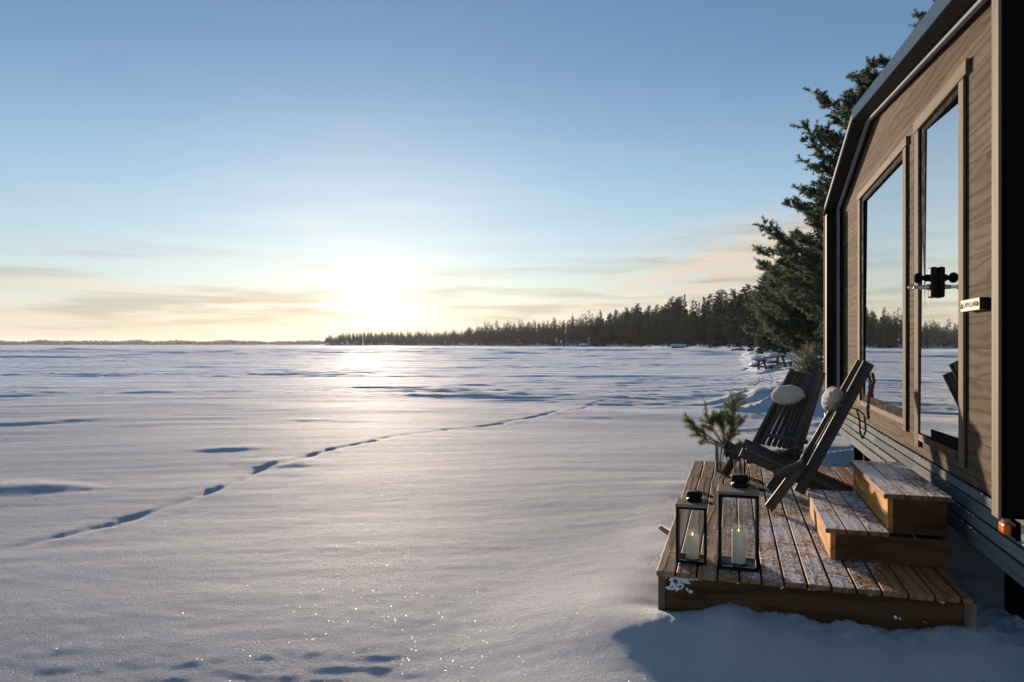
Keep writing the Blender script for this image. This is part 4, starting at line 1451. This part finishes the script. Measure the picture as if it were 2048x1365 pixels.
def dry_twig(px, py, size, label, seed, Z=None):
    rg = random.Random(seed)
    x, y = pix_ground(px, py, LAKE + (0.0 if Z is None else Z))
    z0 = hz(x, y)
    # shift so that it really sits on the surface under the sight line
    x, y = pix_ground(px, py, z0); z0 = hz(x, y)
    s_ = Soup()
    for k in range(3):
        p = Vector((x + rg.uniform(-.15, .15) * size, y + rg.uniform(-.1, .1) * size, hz(x, y) - 0.02))
        d = Vector((rg.uniform(-1, 1), rg.uniform(-.5, .5), rg.uniform(0.5, 1.2))).normalized()
        pts = [p]
        for j in range(5):
            d = (d + Vector((rg.uniform(-.7, .7), rg.uniform(-.4, .4), rg.uniform(-.75, .2)))).normalized()
            pts.append(pts[-1] + d * size * 0.28)
            if rg.random() < 0.6:
                q = pts[-1] + Vector((rg.uniform(-1, 1), 0.2, rg.uniform(-.3, .8))).normalized() * size * 0.25
                s_.tube([pts[-1], q], [size * 0.012, size * 0.006], 4)
        s_.tube(pts, [size * 0.02 * (1 - j * 0.13) for j in range(6)], 4)
    o_ = s_.build('dry_twig', M['twig'])
    tag(o_, label, 'twig', 'dry twigs poking out of the snow')
    return o_


dry_twig(1497, 868, 0.20, 'forked dark twig in the snow just left of the far chair back', 1)
dry_twig(1540, 768, 0.75, 'looping dry stems on a drift below the picnic table', 2)
dry_twig(1236, 827, 0.14, 'thin dry stalks on the open lake near the top of the pine twigs', 3)
dry_twig(966, 922, 0.05, 'tiny dark straw lying on the open lake, lower centre', 4)
dry_twig(78, 1002, 0.05, 'tiny dry straw on the open lake at the far left', 5)

# ski tips behind the deck corner
sk = root('ski_pair', (-0.43, 4.6, -0.16), 'pair of pale red-edged ski tips poking out left of the deck', 'skis')
for k, (dx_, dz_) in enumerate(((0.0, 0.0), (0.02, 0.035))):
    # centre line of a ski whose tip curls up
    V = []; F = []
    for i in range(9):
        u = i / 8
        xx = -0.455 + 0.42 * u * 0.5 + dx_
        zz = -0.115 + dz_ + 0.05 * max(0, 0.45 - u) ** 2 * 4
        hw = 0.034 * min(1, 0.35 + u * 3)
        yy = 4.80 - 0.10 * k
        V += [(xx, yy - hw, zz), (xx, yy + hw, zz), (xx, yy + hw, zz + 0.010), (xx, yy - hw, zz + 0.010)]
    for i in range(8):
        a = i * 4
        for q in range(4):
            F.append((a + q, a + (q + 1) % 4, a + 4 + (q + 1) % 4, a + 4 + q))
    F += [(0, 3, 2, 1), (32, 33, 34, 35)]
    o = from_np('ski', V, F, M['white_red'] if k == 0 else M['white_paint'], None, True); place(o, Matrix.Identity(4), sk)
    s_ = Soup(); s_.tube([(V[i * 4][0] - (0.004 if i == 0 else 0), V[i * 4][1] - 0.001, V[i * 4][2] + 0.006) for i in range(9)], 0.0055, 5)
    s_.tube([(V[0][0], V[0][1], V[0][2] + 0.006), (V[0][0] - 0.004, 4.80 - 0.1 * k, V[0][2] + 0.006), (V[1][0], V[1][1], V[1][2] + 0.006)], 0.0055, 5)
    o = s_.build('red_edge', M['red_edge']); place(o, Matrix.Identity(4), sk)

# ------------------------------------------------------------------ picnic table on the bank
ptx, pty = 1.33, 31.5


def picnic():
    Z = 33.0
    def at(px, Zc, z=0.0):
        xc = (px - 1024) / 1450 * Zc
        return Vector((xc * CS - Zc * SN, xc * SN + Zc * CS, z))
    a = at(1521, Z); c = at(1569, Z + 0.35)
    base = (a + c) / 2; base.z = hz(base.x, base.y)
    r = root('picnic_table', tuple(base), 'tilted brown picnic table half sunk in the snow bank', 'picnic table')
    X = (c - a).normalized()
    X = (X + Vector((0, 0, 0.17))).normalized()
    Yv = Vector((0, 0, 1)).cross(X).normalized(); Zv = X.cross(Yv)
    B = Matrix((X, Yv, Zv)).transposed()
    zb = EYE - (742 - 690) / 1450 * Z
    base2 = Vector((base.x, base.y, zb + 0.02))
    def Q(x, y, z): return base2 + B @ Vector((x, y, z))
    hl = 0.76
    for k in range(4):
        y = -0.27 + k * 0.18
        beam('table_board', Q(-hl, y, 0.60), Q(hl, y, 0.60), 0.16, 0.035, M['old_wood'], r, up=Zv)
    for y in (-0.72, -0.56, 0.56, 0.72):
        beam('bench_board', Q(-hl, y, 0.30), Q(hl, y, 0.30), 0.13, 0.035, M['old_wood'], r, up=Zv)
    for x in (-0.52, 0.50):
        for y in (-0.16, 0.16):
            beam('leg', Q(x, y * 2.2, -0.05), Q(x, y, 0.58), 0.05, 0.09, M['old_wood'], r, up=X)
        beam('cross_beam', Q(x, -0.78, 0.26), Q(x, 0.78, 0.26), 0.05, 0.08, M['old_wood'], r, up=Zv)
        beam('cross_beam', Q(x, -0.38, 0.55), Q(x, 0.38, 0.55), 0.05, 0.06, M['old_wood'], r, up=Zv)
        beam('leg', Q(x, -0.66, -0.03), Q(x, -0.66, 0.26), 0.05, 0.08, M['old_wood'], r, up=X)
    beam('ground_runner', Q(-0.56, -0.66, 0.0), Q(0.54, -0.66, 0.0), 0.06, 0.07, M['old_wood'], r, up=Zv)
    beam('ground_runner', Q(-0.56, 0.5, 0.0), Q(0.54, 0.5, 0.0), 0.06, 0.07, M['old_wood'], r, up=Zv)


picnic()


def campt(px, Zc):
    xc = (px - 1024) / 1450 * Zc
    return xc * CS - Zc * SN, xc * SN + Zc * CS


# wooden steps and red box further along the shore
def shore_bench(px, py, Z, wpx, hm, label, seed):
    x, y = campt(px, Z); zt = EYE - (py - 690) / 1450 * Z
    wd = wpx / 1450 * Z
    r = root('snowy_bench', (x, y, zt - hm), label, 'bench', 'snow topped benches near the neighbouring shore')
    for k in range(3):
        box('seat_board', x - wd / 2, x + wd / 2, y - 0.21 + k * 0.145, y - 0.075 + k * 0.145, zt - 0.04, zt, M['old_wood'], r, 0.004)
    for sx_ in (-1, 1):
        box('support', x + sx_ * wd * 0.36 - 0.04, x + sx_ * wd * 0.36 + 0.04, y - 0.18, y + 0.18, zt - hm - 0.15, zt - 0.042, M['old_wood'], r, 0.004)
    o_ = blob('snow_cap', (x, y, zt + 0.02), 1.0, M['snow_clump'], r, flat=(wd * 0.46, 0.18, 0.05), seed=seed, amp=0.12)
    o_['kind'] = 'stuff'


shore_bench(1620, 737, 19.0, 36, 0.28, 'snow topped low bench seen just above the far chair back', 4)
shore_bench(1634, 726, 21.5, 34, 0.42, 'higher snow topped bench behind the low one, by the cabin edge', 5)
x, y = campt(1648, 60); zb = hz(x, y)
rb = root('red_shed', (x, y, zb), 'little red shed with white corner boards left of the cabin edge', 'shed')
box('wall', x - 0.75, x + 1.5, y, y + 1.5, zb - 0.2, 1.12, M['red'], rb, 0.01)
box('roof', x - 0.9, x + 1.7, y - 0.2, y + 1.8, 1.121, 1.20, M['snow_clump'], rb, 0.01)
box('corner_board', x - 0.79, x - 0.70, y - 0.03, y - 0.002, zb - 0.2, 1.11, M['white_paint'], rb, 0.005)

# ------------------------------------------------------------------ trees


def crown_mesh(name, H, R, whorls, per, kind, seed, blade=0.30, crown0=0.12, wd=0.10):
    """conifer crown built of many drooping sprays"""
    rg = np.random.default_rng(seed)
    P0 = []; Dv = []; L = []; Wd = []
    for i in range(whorls):
        u = (i + 0.5) / whorls
        z = H * (crown0 + (1 - crown0) * u)
        if kind == 'spruce':
            rr_ = R * (1 - u) ** 0.85 + 0.12
            droop = -0.30 + 0.55 * u
        elif kind == 'pine':
            rr_ = R * (0.35 + 0.65 * math.sin(min(1, 0.18 + u * 0.92) * PI) ** 0.7)
            droop = 0.05 + 0.40 * u
        else:
            rr_ = R * (math.sin(min(1.0, 0.10 + 0.88 * u) * PI) ** 0.6)
            droop = 0.25
        for k in range(per):
            if rg.random() < (0.10 if kind == 'spruce' else 0.25): continue
            th = rg.uniform(0, 2 * PI)
            lb = rr_ * rg.uniform(0.55, 1.12)
            d = np.array([math.cos(th), math.sin(th), droop + rg.uniform(-0.12, 0.12)]); d /= np.linalg.norm(d)
            side = np.array([-math.sin(th), math.cos(th), 0.0])
            m = max(4, int(6 + lb * (9 if kind == 'spruce' else 10)))
            for q in range(m):
                s = rg.uniform(0.18, 1.0)
                spread = (1 - s) * 0.25 + 0.10
                if kind == 'pine': spread += 0.12
                p = d * lb * s + side * rg.normal(0, spread * lb * 0.55) + np.array([0, 0, rg.normal(0, 0.05 + 0.05 * lb * (1.2 if kind != 'spruce' else 0.5)) + z])
                for w_ in range(2):
                    dd = d * rg.uniform(0.2, 1.0) + side * rg.normal(0, 0.7) + np.array([0, 0, rg.normal(0.0 if kind == 'spruce' else 0.35, 0.45)])
                    dd /= np.linalg.norm(dd)
                    P0.append(p); Dv.append(dd); sz_ = (0.45 + 0.65 * (1 - u)); L.append(blade * sz_ * rg.uniform(0.6, 1.3)); Wd.append(wd * sz_ * rg.uniform(0.7, 1.3))
    for q in range(14):
        P0.append(np.array([0, 0, H * (0.97 - 0.004 * q)])); dd = rg.normal(size=3) * 0.4 + np.array([0, 0, 1.0]); Dv.append(dd / np.linalg.norm(dd)); L.append(blade * 1.2); Wd.append(wd)
    V, F = blades(np.array(P0), np.array(Dv), np.array(L), np.array(Wd))
    return V, F


def trunk_mesh(name, H, r0, seed):
    rg = random.Random(seed)
    pts = [Vector((rg.uniform(-.02, .02) * H * 0.3 * u, rg.uniform(-.02, .02) * H * 0.3 * u, H * u - (0.5 if u == 0 else 0))) for u in (0, 0.2, 0.4, 0.6, 0.8, 0.97)]
    V, F = tube_arrays(pts, [r0, r0 * 0.85, r0 * 0.7, r0 * 0.5, r0 * 0.28, 0.03], 7)
    return from_np(name, [tuple(v) for v in V], F, None, 'mesh')


VAR = []
specs = [('spruce', 17, 2.5, 30, 6), ('spruce', 19, 2.2, 34, 6), ('spruce', 15, 2.7, 28, 6), ('spruce', 18, 1.9, 32, 6), ('pine', 19, 2.6, 22, 7), ('pine', 20, 3.0, 22, 7), ('pine', 17, 2.3, 20, 7), ('round', 13, 2.3, 20, 7)]
for k, (kind, H, R, wh, per) in enumerate(specs):
    V, F = crown_mesh('crown', H, R, wh, per, kind, 100 + k, blade=0.5, crown0={'spruce': 0.07, 'pine': 0.34, 'round': 0.2}[kind], wd=0.26)
    me = from_np('crown', V, F, None, 'mesh'); me.materials.append(M['pine_far'] if kind != 'round' else M['pine_far'])
    tm = trunk_mesh('trunk', H, 0.20, k); tm.materials.append(M['bark'])
    VAR.append((kind, H, me, tm, V, F))
KLAB = {'spruce': 'dark pointed spruce standing in the forest row beyond the lake', 'pine': 'tall round topped pine standing in the forest row beyond the lake', 'round': 'low rounded tree in the forest edge beyond the lake'}
KGRP = {'spruce': 'spruces in the lakeside forest', 'pine': 'pines in the lakeside forest', 'round': 'rounded trees in the lakeside forest'}

cands = []
rg = random.Random(21)
# front row follows the shore, further rows stand behind
TH = math.degrees
th = -14.45
while th < 18.4:
    rs = float(shore_r(np.array([th]))[0])
    step = math.degrees(2.9 / rs)
    for row in range(9):
        r = rs + 8 + row * (6 + rs * 0.012) + rg.uniform(-3, 3)
        if row > 0 and rg.random() < 0.22: continue
        a = math.radians(th + rg.uniform(-step, step) * 0.6) - YAW
        x, y = r * math.sin(a), r * math.cos(a)
        hs = 0.66 + 0.055 * row + rg.uniform(-0.14, 0.12)
        if row == 0: hs *= rg.uniform(0.60, 1.0)
        if th < -12: hs *= 0.75 + 0.25 * (th + 14.45) / 2.45
        if th > -4: hs *= 1.16
        cands.append((r, x, y, hs, row))
    th += step
# right-hand shore from 200 m inwards
for k in range(150):
    y = rg.uniform(45, 210)
    xl = float(np.interp(y, [45, 90, 140, 210], [6.2, 6.8, 6.2, 5.0]))
    x = xl + rg.uniform(0, 1) ** 1.6 * 30 * y / 120
    hs = float(np.interp(y, [45, 90, 150, 210], [0.46, 0.66, 0.74, 0.82])) * rg.uniform(0.75, 1.2) * (1 + 0.1 * (x - xl) / 10)
    cands.append((math.hypot(x, y), x, y, hs, 1))
# the wood behind the viewer side of the bay (seen in reflections only as open lake) is left out
cands.sort(key=lambda c: c[0])
NIND = 298
mass_v = []; mass_f = []; mass_n = 0
back = []
th = -14.3
while th < 24:
    rs = float(shore_r(np.array([th]))[0])
    for row in range(4):
        r = rs + 24 + row * 14 + rg.uniform(-6, 6)
        a = math.radians(th) - YAW
        back.append((r, r * math.sin(a), r * math.cos(a), (1.0 if th > -2 else (0.86 if th > -12 else 0.62)) * rg.uniform(0.84, 1.04), 9))
    th += math.degrees(3.0 / rs)
for i, (r, x, y, hs, row) in enumerate(cands + back):
    kind_i = rg.choice([0, 1, 2, 3, 4, 5, 6, 0, 1, 4, 5, 7] if row else [0, 2, 3, 4, 6, 7, 7, 0])
    kind, H, cme, tme, V, F = VAR[kind_i]
    if row >= 6: hs *= 0.8
    z = hz(x, y) - 0.15
    rz = rg.uniform(0, 2 * PI)
    if i < NIND:
        nm = {'spruce': 'spruce_tree', 'pine': 'pine_tree', 'round': 'rounded_tree'}[kind]
        az_ = TH(math.atan2(x, y)) + TH(YAW)
        reg = ('in the dense forest next to the big pine' if az_ > 17.5 else 'where the forest looks tallest' if az_ > 14 else
               'above the snowy cottage' if az_ > 11 else 'in the middle stretch of the forest row')
        if row == 0: reg = 'by the shore ' + reg
        adj = 'small' if hs < 0.62 else ('tall' if hs > 0.86 else 'middle sized')
        t = root(nm, (x, y, z), adj + ' ' + {'spruce': 'pointed spruce ', 'pine': 'open crowned pine ', 'round': 'rounded dense tree '}[kind] + reg, 'tree', KGRP[kind], rz)
        wsc = hs * rg.uniform(1.15, 1.5)
        t.scale = (wsc, wsc, hs)
        cr = bpy.data.objects.new('crown', cme); cr.parent = t; link(cr)
        tk = bpy.data.objects.new('trunk', tme); tk.parent = t; link(tk)
    else:
        # thinned copy for the far wood
        n = len(F)
        keep = np.arange(n)
        frac = 360 if (r > 500 or row == 9) else 480
        sel = np.random.default_rng(i).choice(n - 14, size=min(frac, n), replace=False)
        Vt = V.reshape(-1, 3, 3)[sel]
        cen = Vt.mean(1, keepdims=True)
        Vt = cen + (Vt - cen) * 2.5
        Vt = Vt.reshape(-1, 3)
        c_, s__ = math.cos(rz), math.sin(rz)
        Vx = (Vt[:, 0] * c_ - Vt[:, 1] * s__) * hs; Vy = (Vt[:, 0] * s__ + Vt[:, 1] * c_) * hs
        Vn = np.stack([Vx + x, Vy + y, Vt[:, 2] * hs + z], 1)
        mass_v.append(Vn); mass_f.append(np.arange(len(Vn)).reshape(-1, 3) + mass_n); mass_n += len(Vn)
if mass_v:
    o = from_np('distant_forest', np.concatenate(mass_v), np.concatenate(mass_f), M['pine_far'])
    tag(o, 'hazy conifer forest on the distant point under the sun', 'forest', kind='stuff')
# far shore, 3 km away: a low wooded line
P0 = []; Dv = []; L = []; Wd = []
g2_ = np.random.default_rng(5)
for k in range(5200):
    a = math.radians(g2_.uniform(-50, -13.9)) - YAW
    r = 3060 + g2_.uniform(0, 220)
    hgt = 11 + 6 * float(gnoise(np.array([a * 40]), np.array([0.5]), 9)[0]) + g2_.uniform(-3, 4)
    z = 0.0
    P0.append((r * math.sin(a), r * math.cos(a), z)); Dv.append((g2_.normal() * 0.03, g2_.normal() * 0.03, 1.0)); L.append(max(6, hgt + 4)); Wd.append(g2_.uniform(8, 13))
V, F = blades(np.array(P0, dtype=float), np.array(Dv), np.array(L), np.array(Wd))
o = from_np('far_shore_forest', V, F, M['pine_far'])
tag(o, 'thin dark line of forest along the horizon at the left', 'forest', kind='stuff')

# ---- large pine beside the cabin
def large_pine(label, px, Z, H, tips, nrand, seed, lo=0.10, rmax=3.6, nneedle=30, wdn=0.030, Ln=0.125):
    rg_ = random.Random(seed)
    x, y = campt(px, Z); z0 = hz(x, y)
    r = root('large_pine_tree', (x, y, z0), label, 'tree')
    B0 = Vector((x, y, z0))
    ts = Soup()
    tp = [B0 + Vector((rg_.uniform(-.15, .15), rg_.uniform(-.15, .15), H * u - (0.4 if u == 0 else 0))) for u in (0, .15, .3, .45, .6, .75, .9, 1)]
    r0 = 0.012 * H + 0.03
    ts.tube(tp, [r0 * (1.05 - 0.95 * u) for u in (0, .15, .3, .45, .6, .75, .9, 1)], 10)
    tr = Tri(); bs = Soup()
    cl = []

    def trunk_at(h):
        u = min(0.999, max(0, h / H)) * 1.0
        us = (0, .15, .3, .45, .6, .75, .9, 1)
        for a_, b_, p_, q_ in zip(us[:-1], us[1:], tp[:-1], tp[1:]):
            if a_ <= u <= b_:
                return p_.lerp(q_, (u - a_) / (b_ - a_))
        return tp[-1]

    def branch(start, tip, rad):
        v = tip - start; ln = v.length
        side = Vector((0, 0, 1)).cross(v).normalized()
        sagv = Vector((0, 0, -0.10 * ln))
        pts = [start + v * u + sagv * math.sin(u * PI) + side * (rg_.uniform(-.03, .03) * ln) for u in (0, .25, .5, .75, 1)]
        bs.tube(pts, [rad, rad * .8, rad * .6, rad * .42, rad * .22], 5)
        nt = int(5 + ln * 7.5)
        for k in range(nt):
            u = rg_.uniform(0.34, 1.0)
            i_ = min(3, int(u * 4)); p = pts[i_].lerp(pts[i_ + 1], u * 4 - i_)
            sd = side * rg_.choice((-1, 1)) * rg_.uniform(0.3, 1.0) + v.normalized() * rg_.uniform(0.3, 1.0) + Vector((0, 0, rg_.uniform(-0.05, 0.75)))
            l2 = rg_.uniform(0.22, 0.62) * (0.5 + 0.5 * min(1, ln / 2.5)) * (1.25 - 0.5 * u)
            q = p + sd.normalized() * l2
            bs.tube([p, p.lerp(q, 0.5) - Vector((0, 0, 0.03)), q], [rad * .25, rad * .18, 0.006], 4)
            cl.append((p.lerp(q, 0.25), q))
            for j in range(2):
                q2 = p.lerp(q, rg_.uniform(0.4, 0.9)) + Vector((rg_.gauss(0, 1), rg_.gauss(0, 1), rg_.gauss(0.5, 0.7))).normalized() * rg_.uniform(0.10, 0.26)
                cl.append((p.lerp(q, 0.6), q2))
        cl.append((pts[3], pts[4] + v.normalized() * 0.12))

    for (tpx, tpy) in tips:
        # tip given by where it appears, at a distance chosen near the trunk distance
        Zt = Z + rg_.uniform(-1.2, 0.4)
        tx, ty = campt(tpx, Zt); tz = EYE - (tpy - 690) / 1450 * Zt
        tip = Vector((tx, ty, tz))
        hst = tz - z0 - 0.25 * (tip - Vector((x, y, tz))).length - 0.3
        branch(trunk_at(max(0.5, min(H * 0.97, hst))), tip, 0.045)
    for k in range(nrand):
        u = rg_.uniform(lo, 0.99)
        th_ = rg_.uniform(0, 2 * PI)
        ln = rmax * (math.sin(min(1, 0.30 + u * 0.68) * PI) ** 0.55) * rg_.uniform(0.5, 1.0)
        st = trunk_at(u * H)
        tip = st + Vector((math.cos(th_) * ln, math.sin(th_) * ln, ln * rg_.uniform(-0.10, 0.42)))
        branch(st, tip, 0.035)
    for (a, b_) in cl:
        n = nneedle
        tr.add(*needle_shoot(a, b_, n, Ln, wdn, 0.9))
    o_ = ts.build('trunk', M['bark']); place(o_, Matrix.Identity(4), r)
    o_ = bs.build('limbs', M['bark']); place(o_, Matrix.Identity(4), r)
    me = tr.mesh('needles'); o_ = mesh_obj('crown', me, M['pine_near']); place(o_, Matrix.Identity(4), r)
    return len(cl)


n1 = large_pine('tallest pine rising behind the cabin roof with long reaching limbs', 1765, 27, 11.6,
                [(1630, 184), (1640, 205), (1604, 256), (1612, 284), (1632, 262), (1636, 330), (1640, 310), (1662, 235), (1690, 215), (1600, 380), (1576, 408), (1590, 412), (1618, 385), (1640, 420),
                 (1530, 455), (1548, 472), (1516, 500), (1524, 528), (1545, 545), (1560, 500), (1590, 470), (1600, 520), (1620, 450), (1660, 280), (1650, 360), (1585, 560), (1610, 590), (1575, 590), (1630, 560), (1700, 200), (1725, 185), (1760, 160), (1775, 150)],
                90, 3, rmax=3.3)
n2 = large_pine('sunlit bushy pine below the tallest pine, left of the cabin', 1612, 31, 3.6,
                [(1530, 590), (1522, 625), (1545, 570), (1535, 650), (1560, 600), (1580, 620), (1550, 665), (1590, 640), (1600, 600)], 46, 5, lo=0.22, rmax=1.7)
n3 = large_pine('broad shaggy pine between the tallest pine and the forest row', 1605, 43, 7.2,
                [(1540, 590), (1528, 620), (1550, 560), (1560, 610), (1536, 650)], 100, 8, lo=0.16, rmax=3.2, nneedle=20, wdn=0.034, Ln=0.14)
n4 = large_pine('pine whose top shows above the roof ridge', 2010, 24, 15.6,
                [(1838, 45), (1850, 30), (1845, 62), (1880, 10), (1900, -20), (1870, 50), (1890, 40)], 26, 11, lo=0.5, rmax=2.0)
# young pine bough by the cabin corner
n5 = large_pine('young green pine by the far corner of the cabin', 1648, 17, 1.25, [(1602, 709), (1610, 716), (1618, 704), (1622, 722), (1612, 728)], 9, 13, lo=0.15, rmax=0.75, nneedle=34, wdn=0.008, Ln=0.065)
print('shoots', n1, n2, n3, n4, n5)

# ------------------------------------------------------------------ lakeside cottages among the trees


def cottage(px, Z, wpx, hpx, label, seed):
    x, y = campt(px, Z); z0 = hz(x, y) - 0.2
    wd = wpx / 1450 * Z; hh = hpx / 1450 * Z
    r = root('cottage', (x, y, z0), label, 'cottage', 'cottages between the trees')
    dp = wd * 0.7
    box('wall', x - wd / 2, x + wd / 2, y - dp / 2, y + dp / 2, z0 - 0.5, z0 + hh * 0.5, M['fascia'], r, 0.02)
    bm_ = bmesh.new()
    yl, yr = y - dp / 2 - 0.5, y + dp / 2 + 0.5
    add_prism(bm_, [(yl, z0 + hh * 0.5 + 0.01), (yr, z0 + hh * 0.5 + 0.01), (yr, z0 + hh * 0.56), ((yl + yr) / 2, z0 + hh), (yl, z0 + hh * 0.56)], x - wd / 2 - 0.5, x + wd / 2 + 0.5)
    o_ = from_bm('roof', bm_, M['snow_clump']); place(o_, Matrix.Identity(4), r)
    for k in (-0.25, 0.2):
        f_ = box('window', x + wd * k - 0.5, x + wd * k + 0.5, y - dp / 2 - 0.05, y - dp / 2 - 0.002, z0 + hh * 0.16, z0 + hh * 0.38, M['white_paint'], r, 0.01)
        p_ = box('pane', x + wd * k - 0.4, x + wd * k + 0.4, y - dp / 2 - 0.06, y - dp / 2 - 0.052, z0 + hh * 0.18, z0 + hh * 0.36, M['frame'], None, 0)
        wm = p_.matrix_basis.copy(); p_.parent = f_; p_.matrix_basis = (Matrix.Translation(r.location) @ f_.matrix_basis).inverted() @ wm


cottage(1357, 272, 26, 10, 'snow roofed cottage by the shore left of the frosty birch', 1)
cottage(1166, 440, 12, 8, 'small far cottage with a snowy roof in the middle of the forest row', 2)
cottage(1418, 262, 12, 15, 'narrow cottage half hidden in the trees to the right', 3)

# fallen boat / log at the forest foot
x, y = campt(1478, 150)
lg = Soup(); zz = hz(x, y)
lg.tube([(x - 1.6, y, zz + 0.2), (x - 0.6, y + 0.3, zz + 0.38), (x + 0.6, y + 0.4, zz + 0.32), (x + 1.8, y + 0.7, zz + 0.15)], [0.12, 0.2, 0.2, 0.1], 7)
o = lg.build('fallen_log', M['bark']); tag(o, 'dark fallen log lying on the snowy shore at the foot of the forest', 'log')

# shrubs and saplings on the right shore
for k, (px, Z, H) in enumerate([(1502, 95, 2.6), (1520, 70, 2.4), (1545, 62, 3.4), (1566, 55, 2.2), (1580, 66, 3.2), (1600, 58, 3.0), (1625, 52, 3.4), (1530, 110, 5)]):
    x, y = campt(px, Z)
    z_ = hz(x, y) - 0.05
    labs = ['small spruce sapling nearest the forest corner', 'low spruce sapling beside the first one', 'bushy young spruce beyond the picnic table', 'tiny spruce left of the broad pine foot', 'young spruce under the broad pine',
            'slim young spruce right of the broad pine', 'young spruce next to the cabin edge', 'middle sized spruce behind the saplings']
    t = root('spruce_sapling', (x, y, z_), labs[k], 'tree', 'young spruces on the shore', k * 1.3)
    q = H / VAR[k % 4][1]
    t.scale = (q * 1.5, q * 1.5, q)
    cr = bpy.data.objects.new('crown', VAR[k % 4][2]); cr.parent = t; link(cr)
    tk = bpy.data.objects.new('trunk', VAR[k % 4][3]); tk.parent = t; link(tk)

# ------------------------------------------------------------------ haze
mh = bpy.data.materials.new('haze_air'); mh.use_nodes = True
th_ = NT(mh.node_tree); th_.n.clear()
pv = th_.node('ShaderNodeVolumePrincipled')
pv.inputs['Color'].default_value = (0.96, 0.97, 1.0, 1)
pv.inputs['Density'].default_value = 0.000045
pv.inputs['Anisotropy'].default_value = 0.35
out = th_.node('ShaderNodeOutputMaterial'); th_.l.new(pv.outputs[0], out.inputs['Volume'])
bm = box_bm(-9500, 9500, -9500, 9500, -2.0, 40)
hzo = from_bm('haze', bm, mh)
tag(hzo, 'thin winter haze over the lake', kind='stuff')
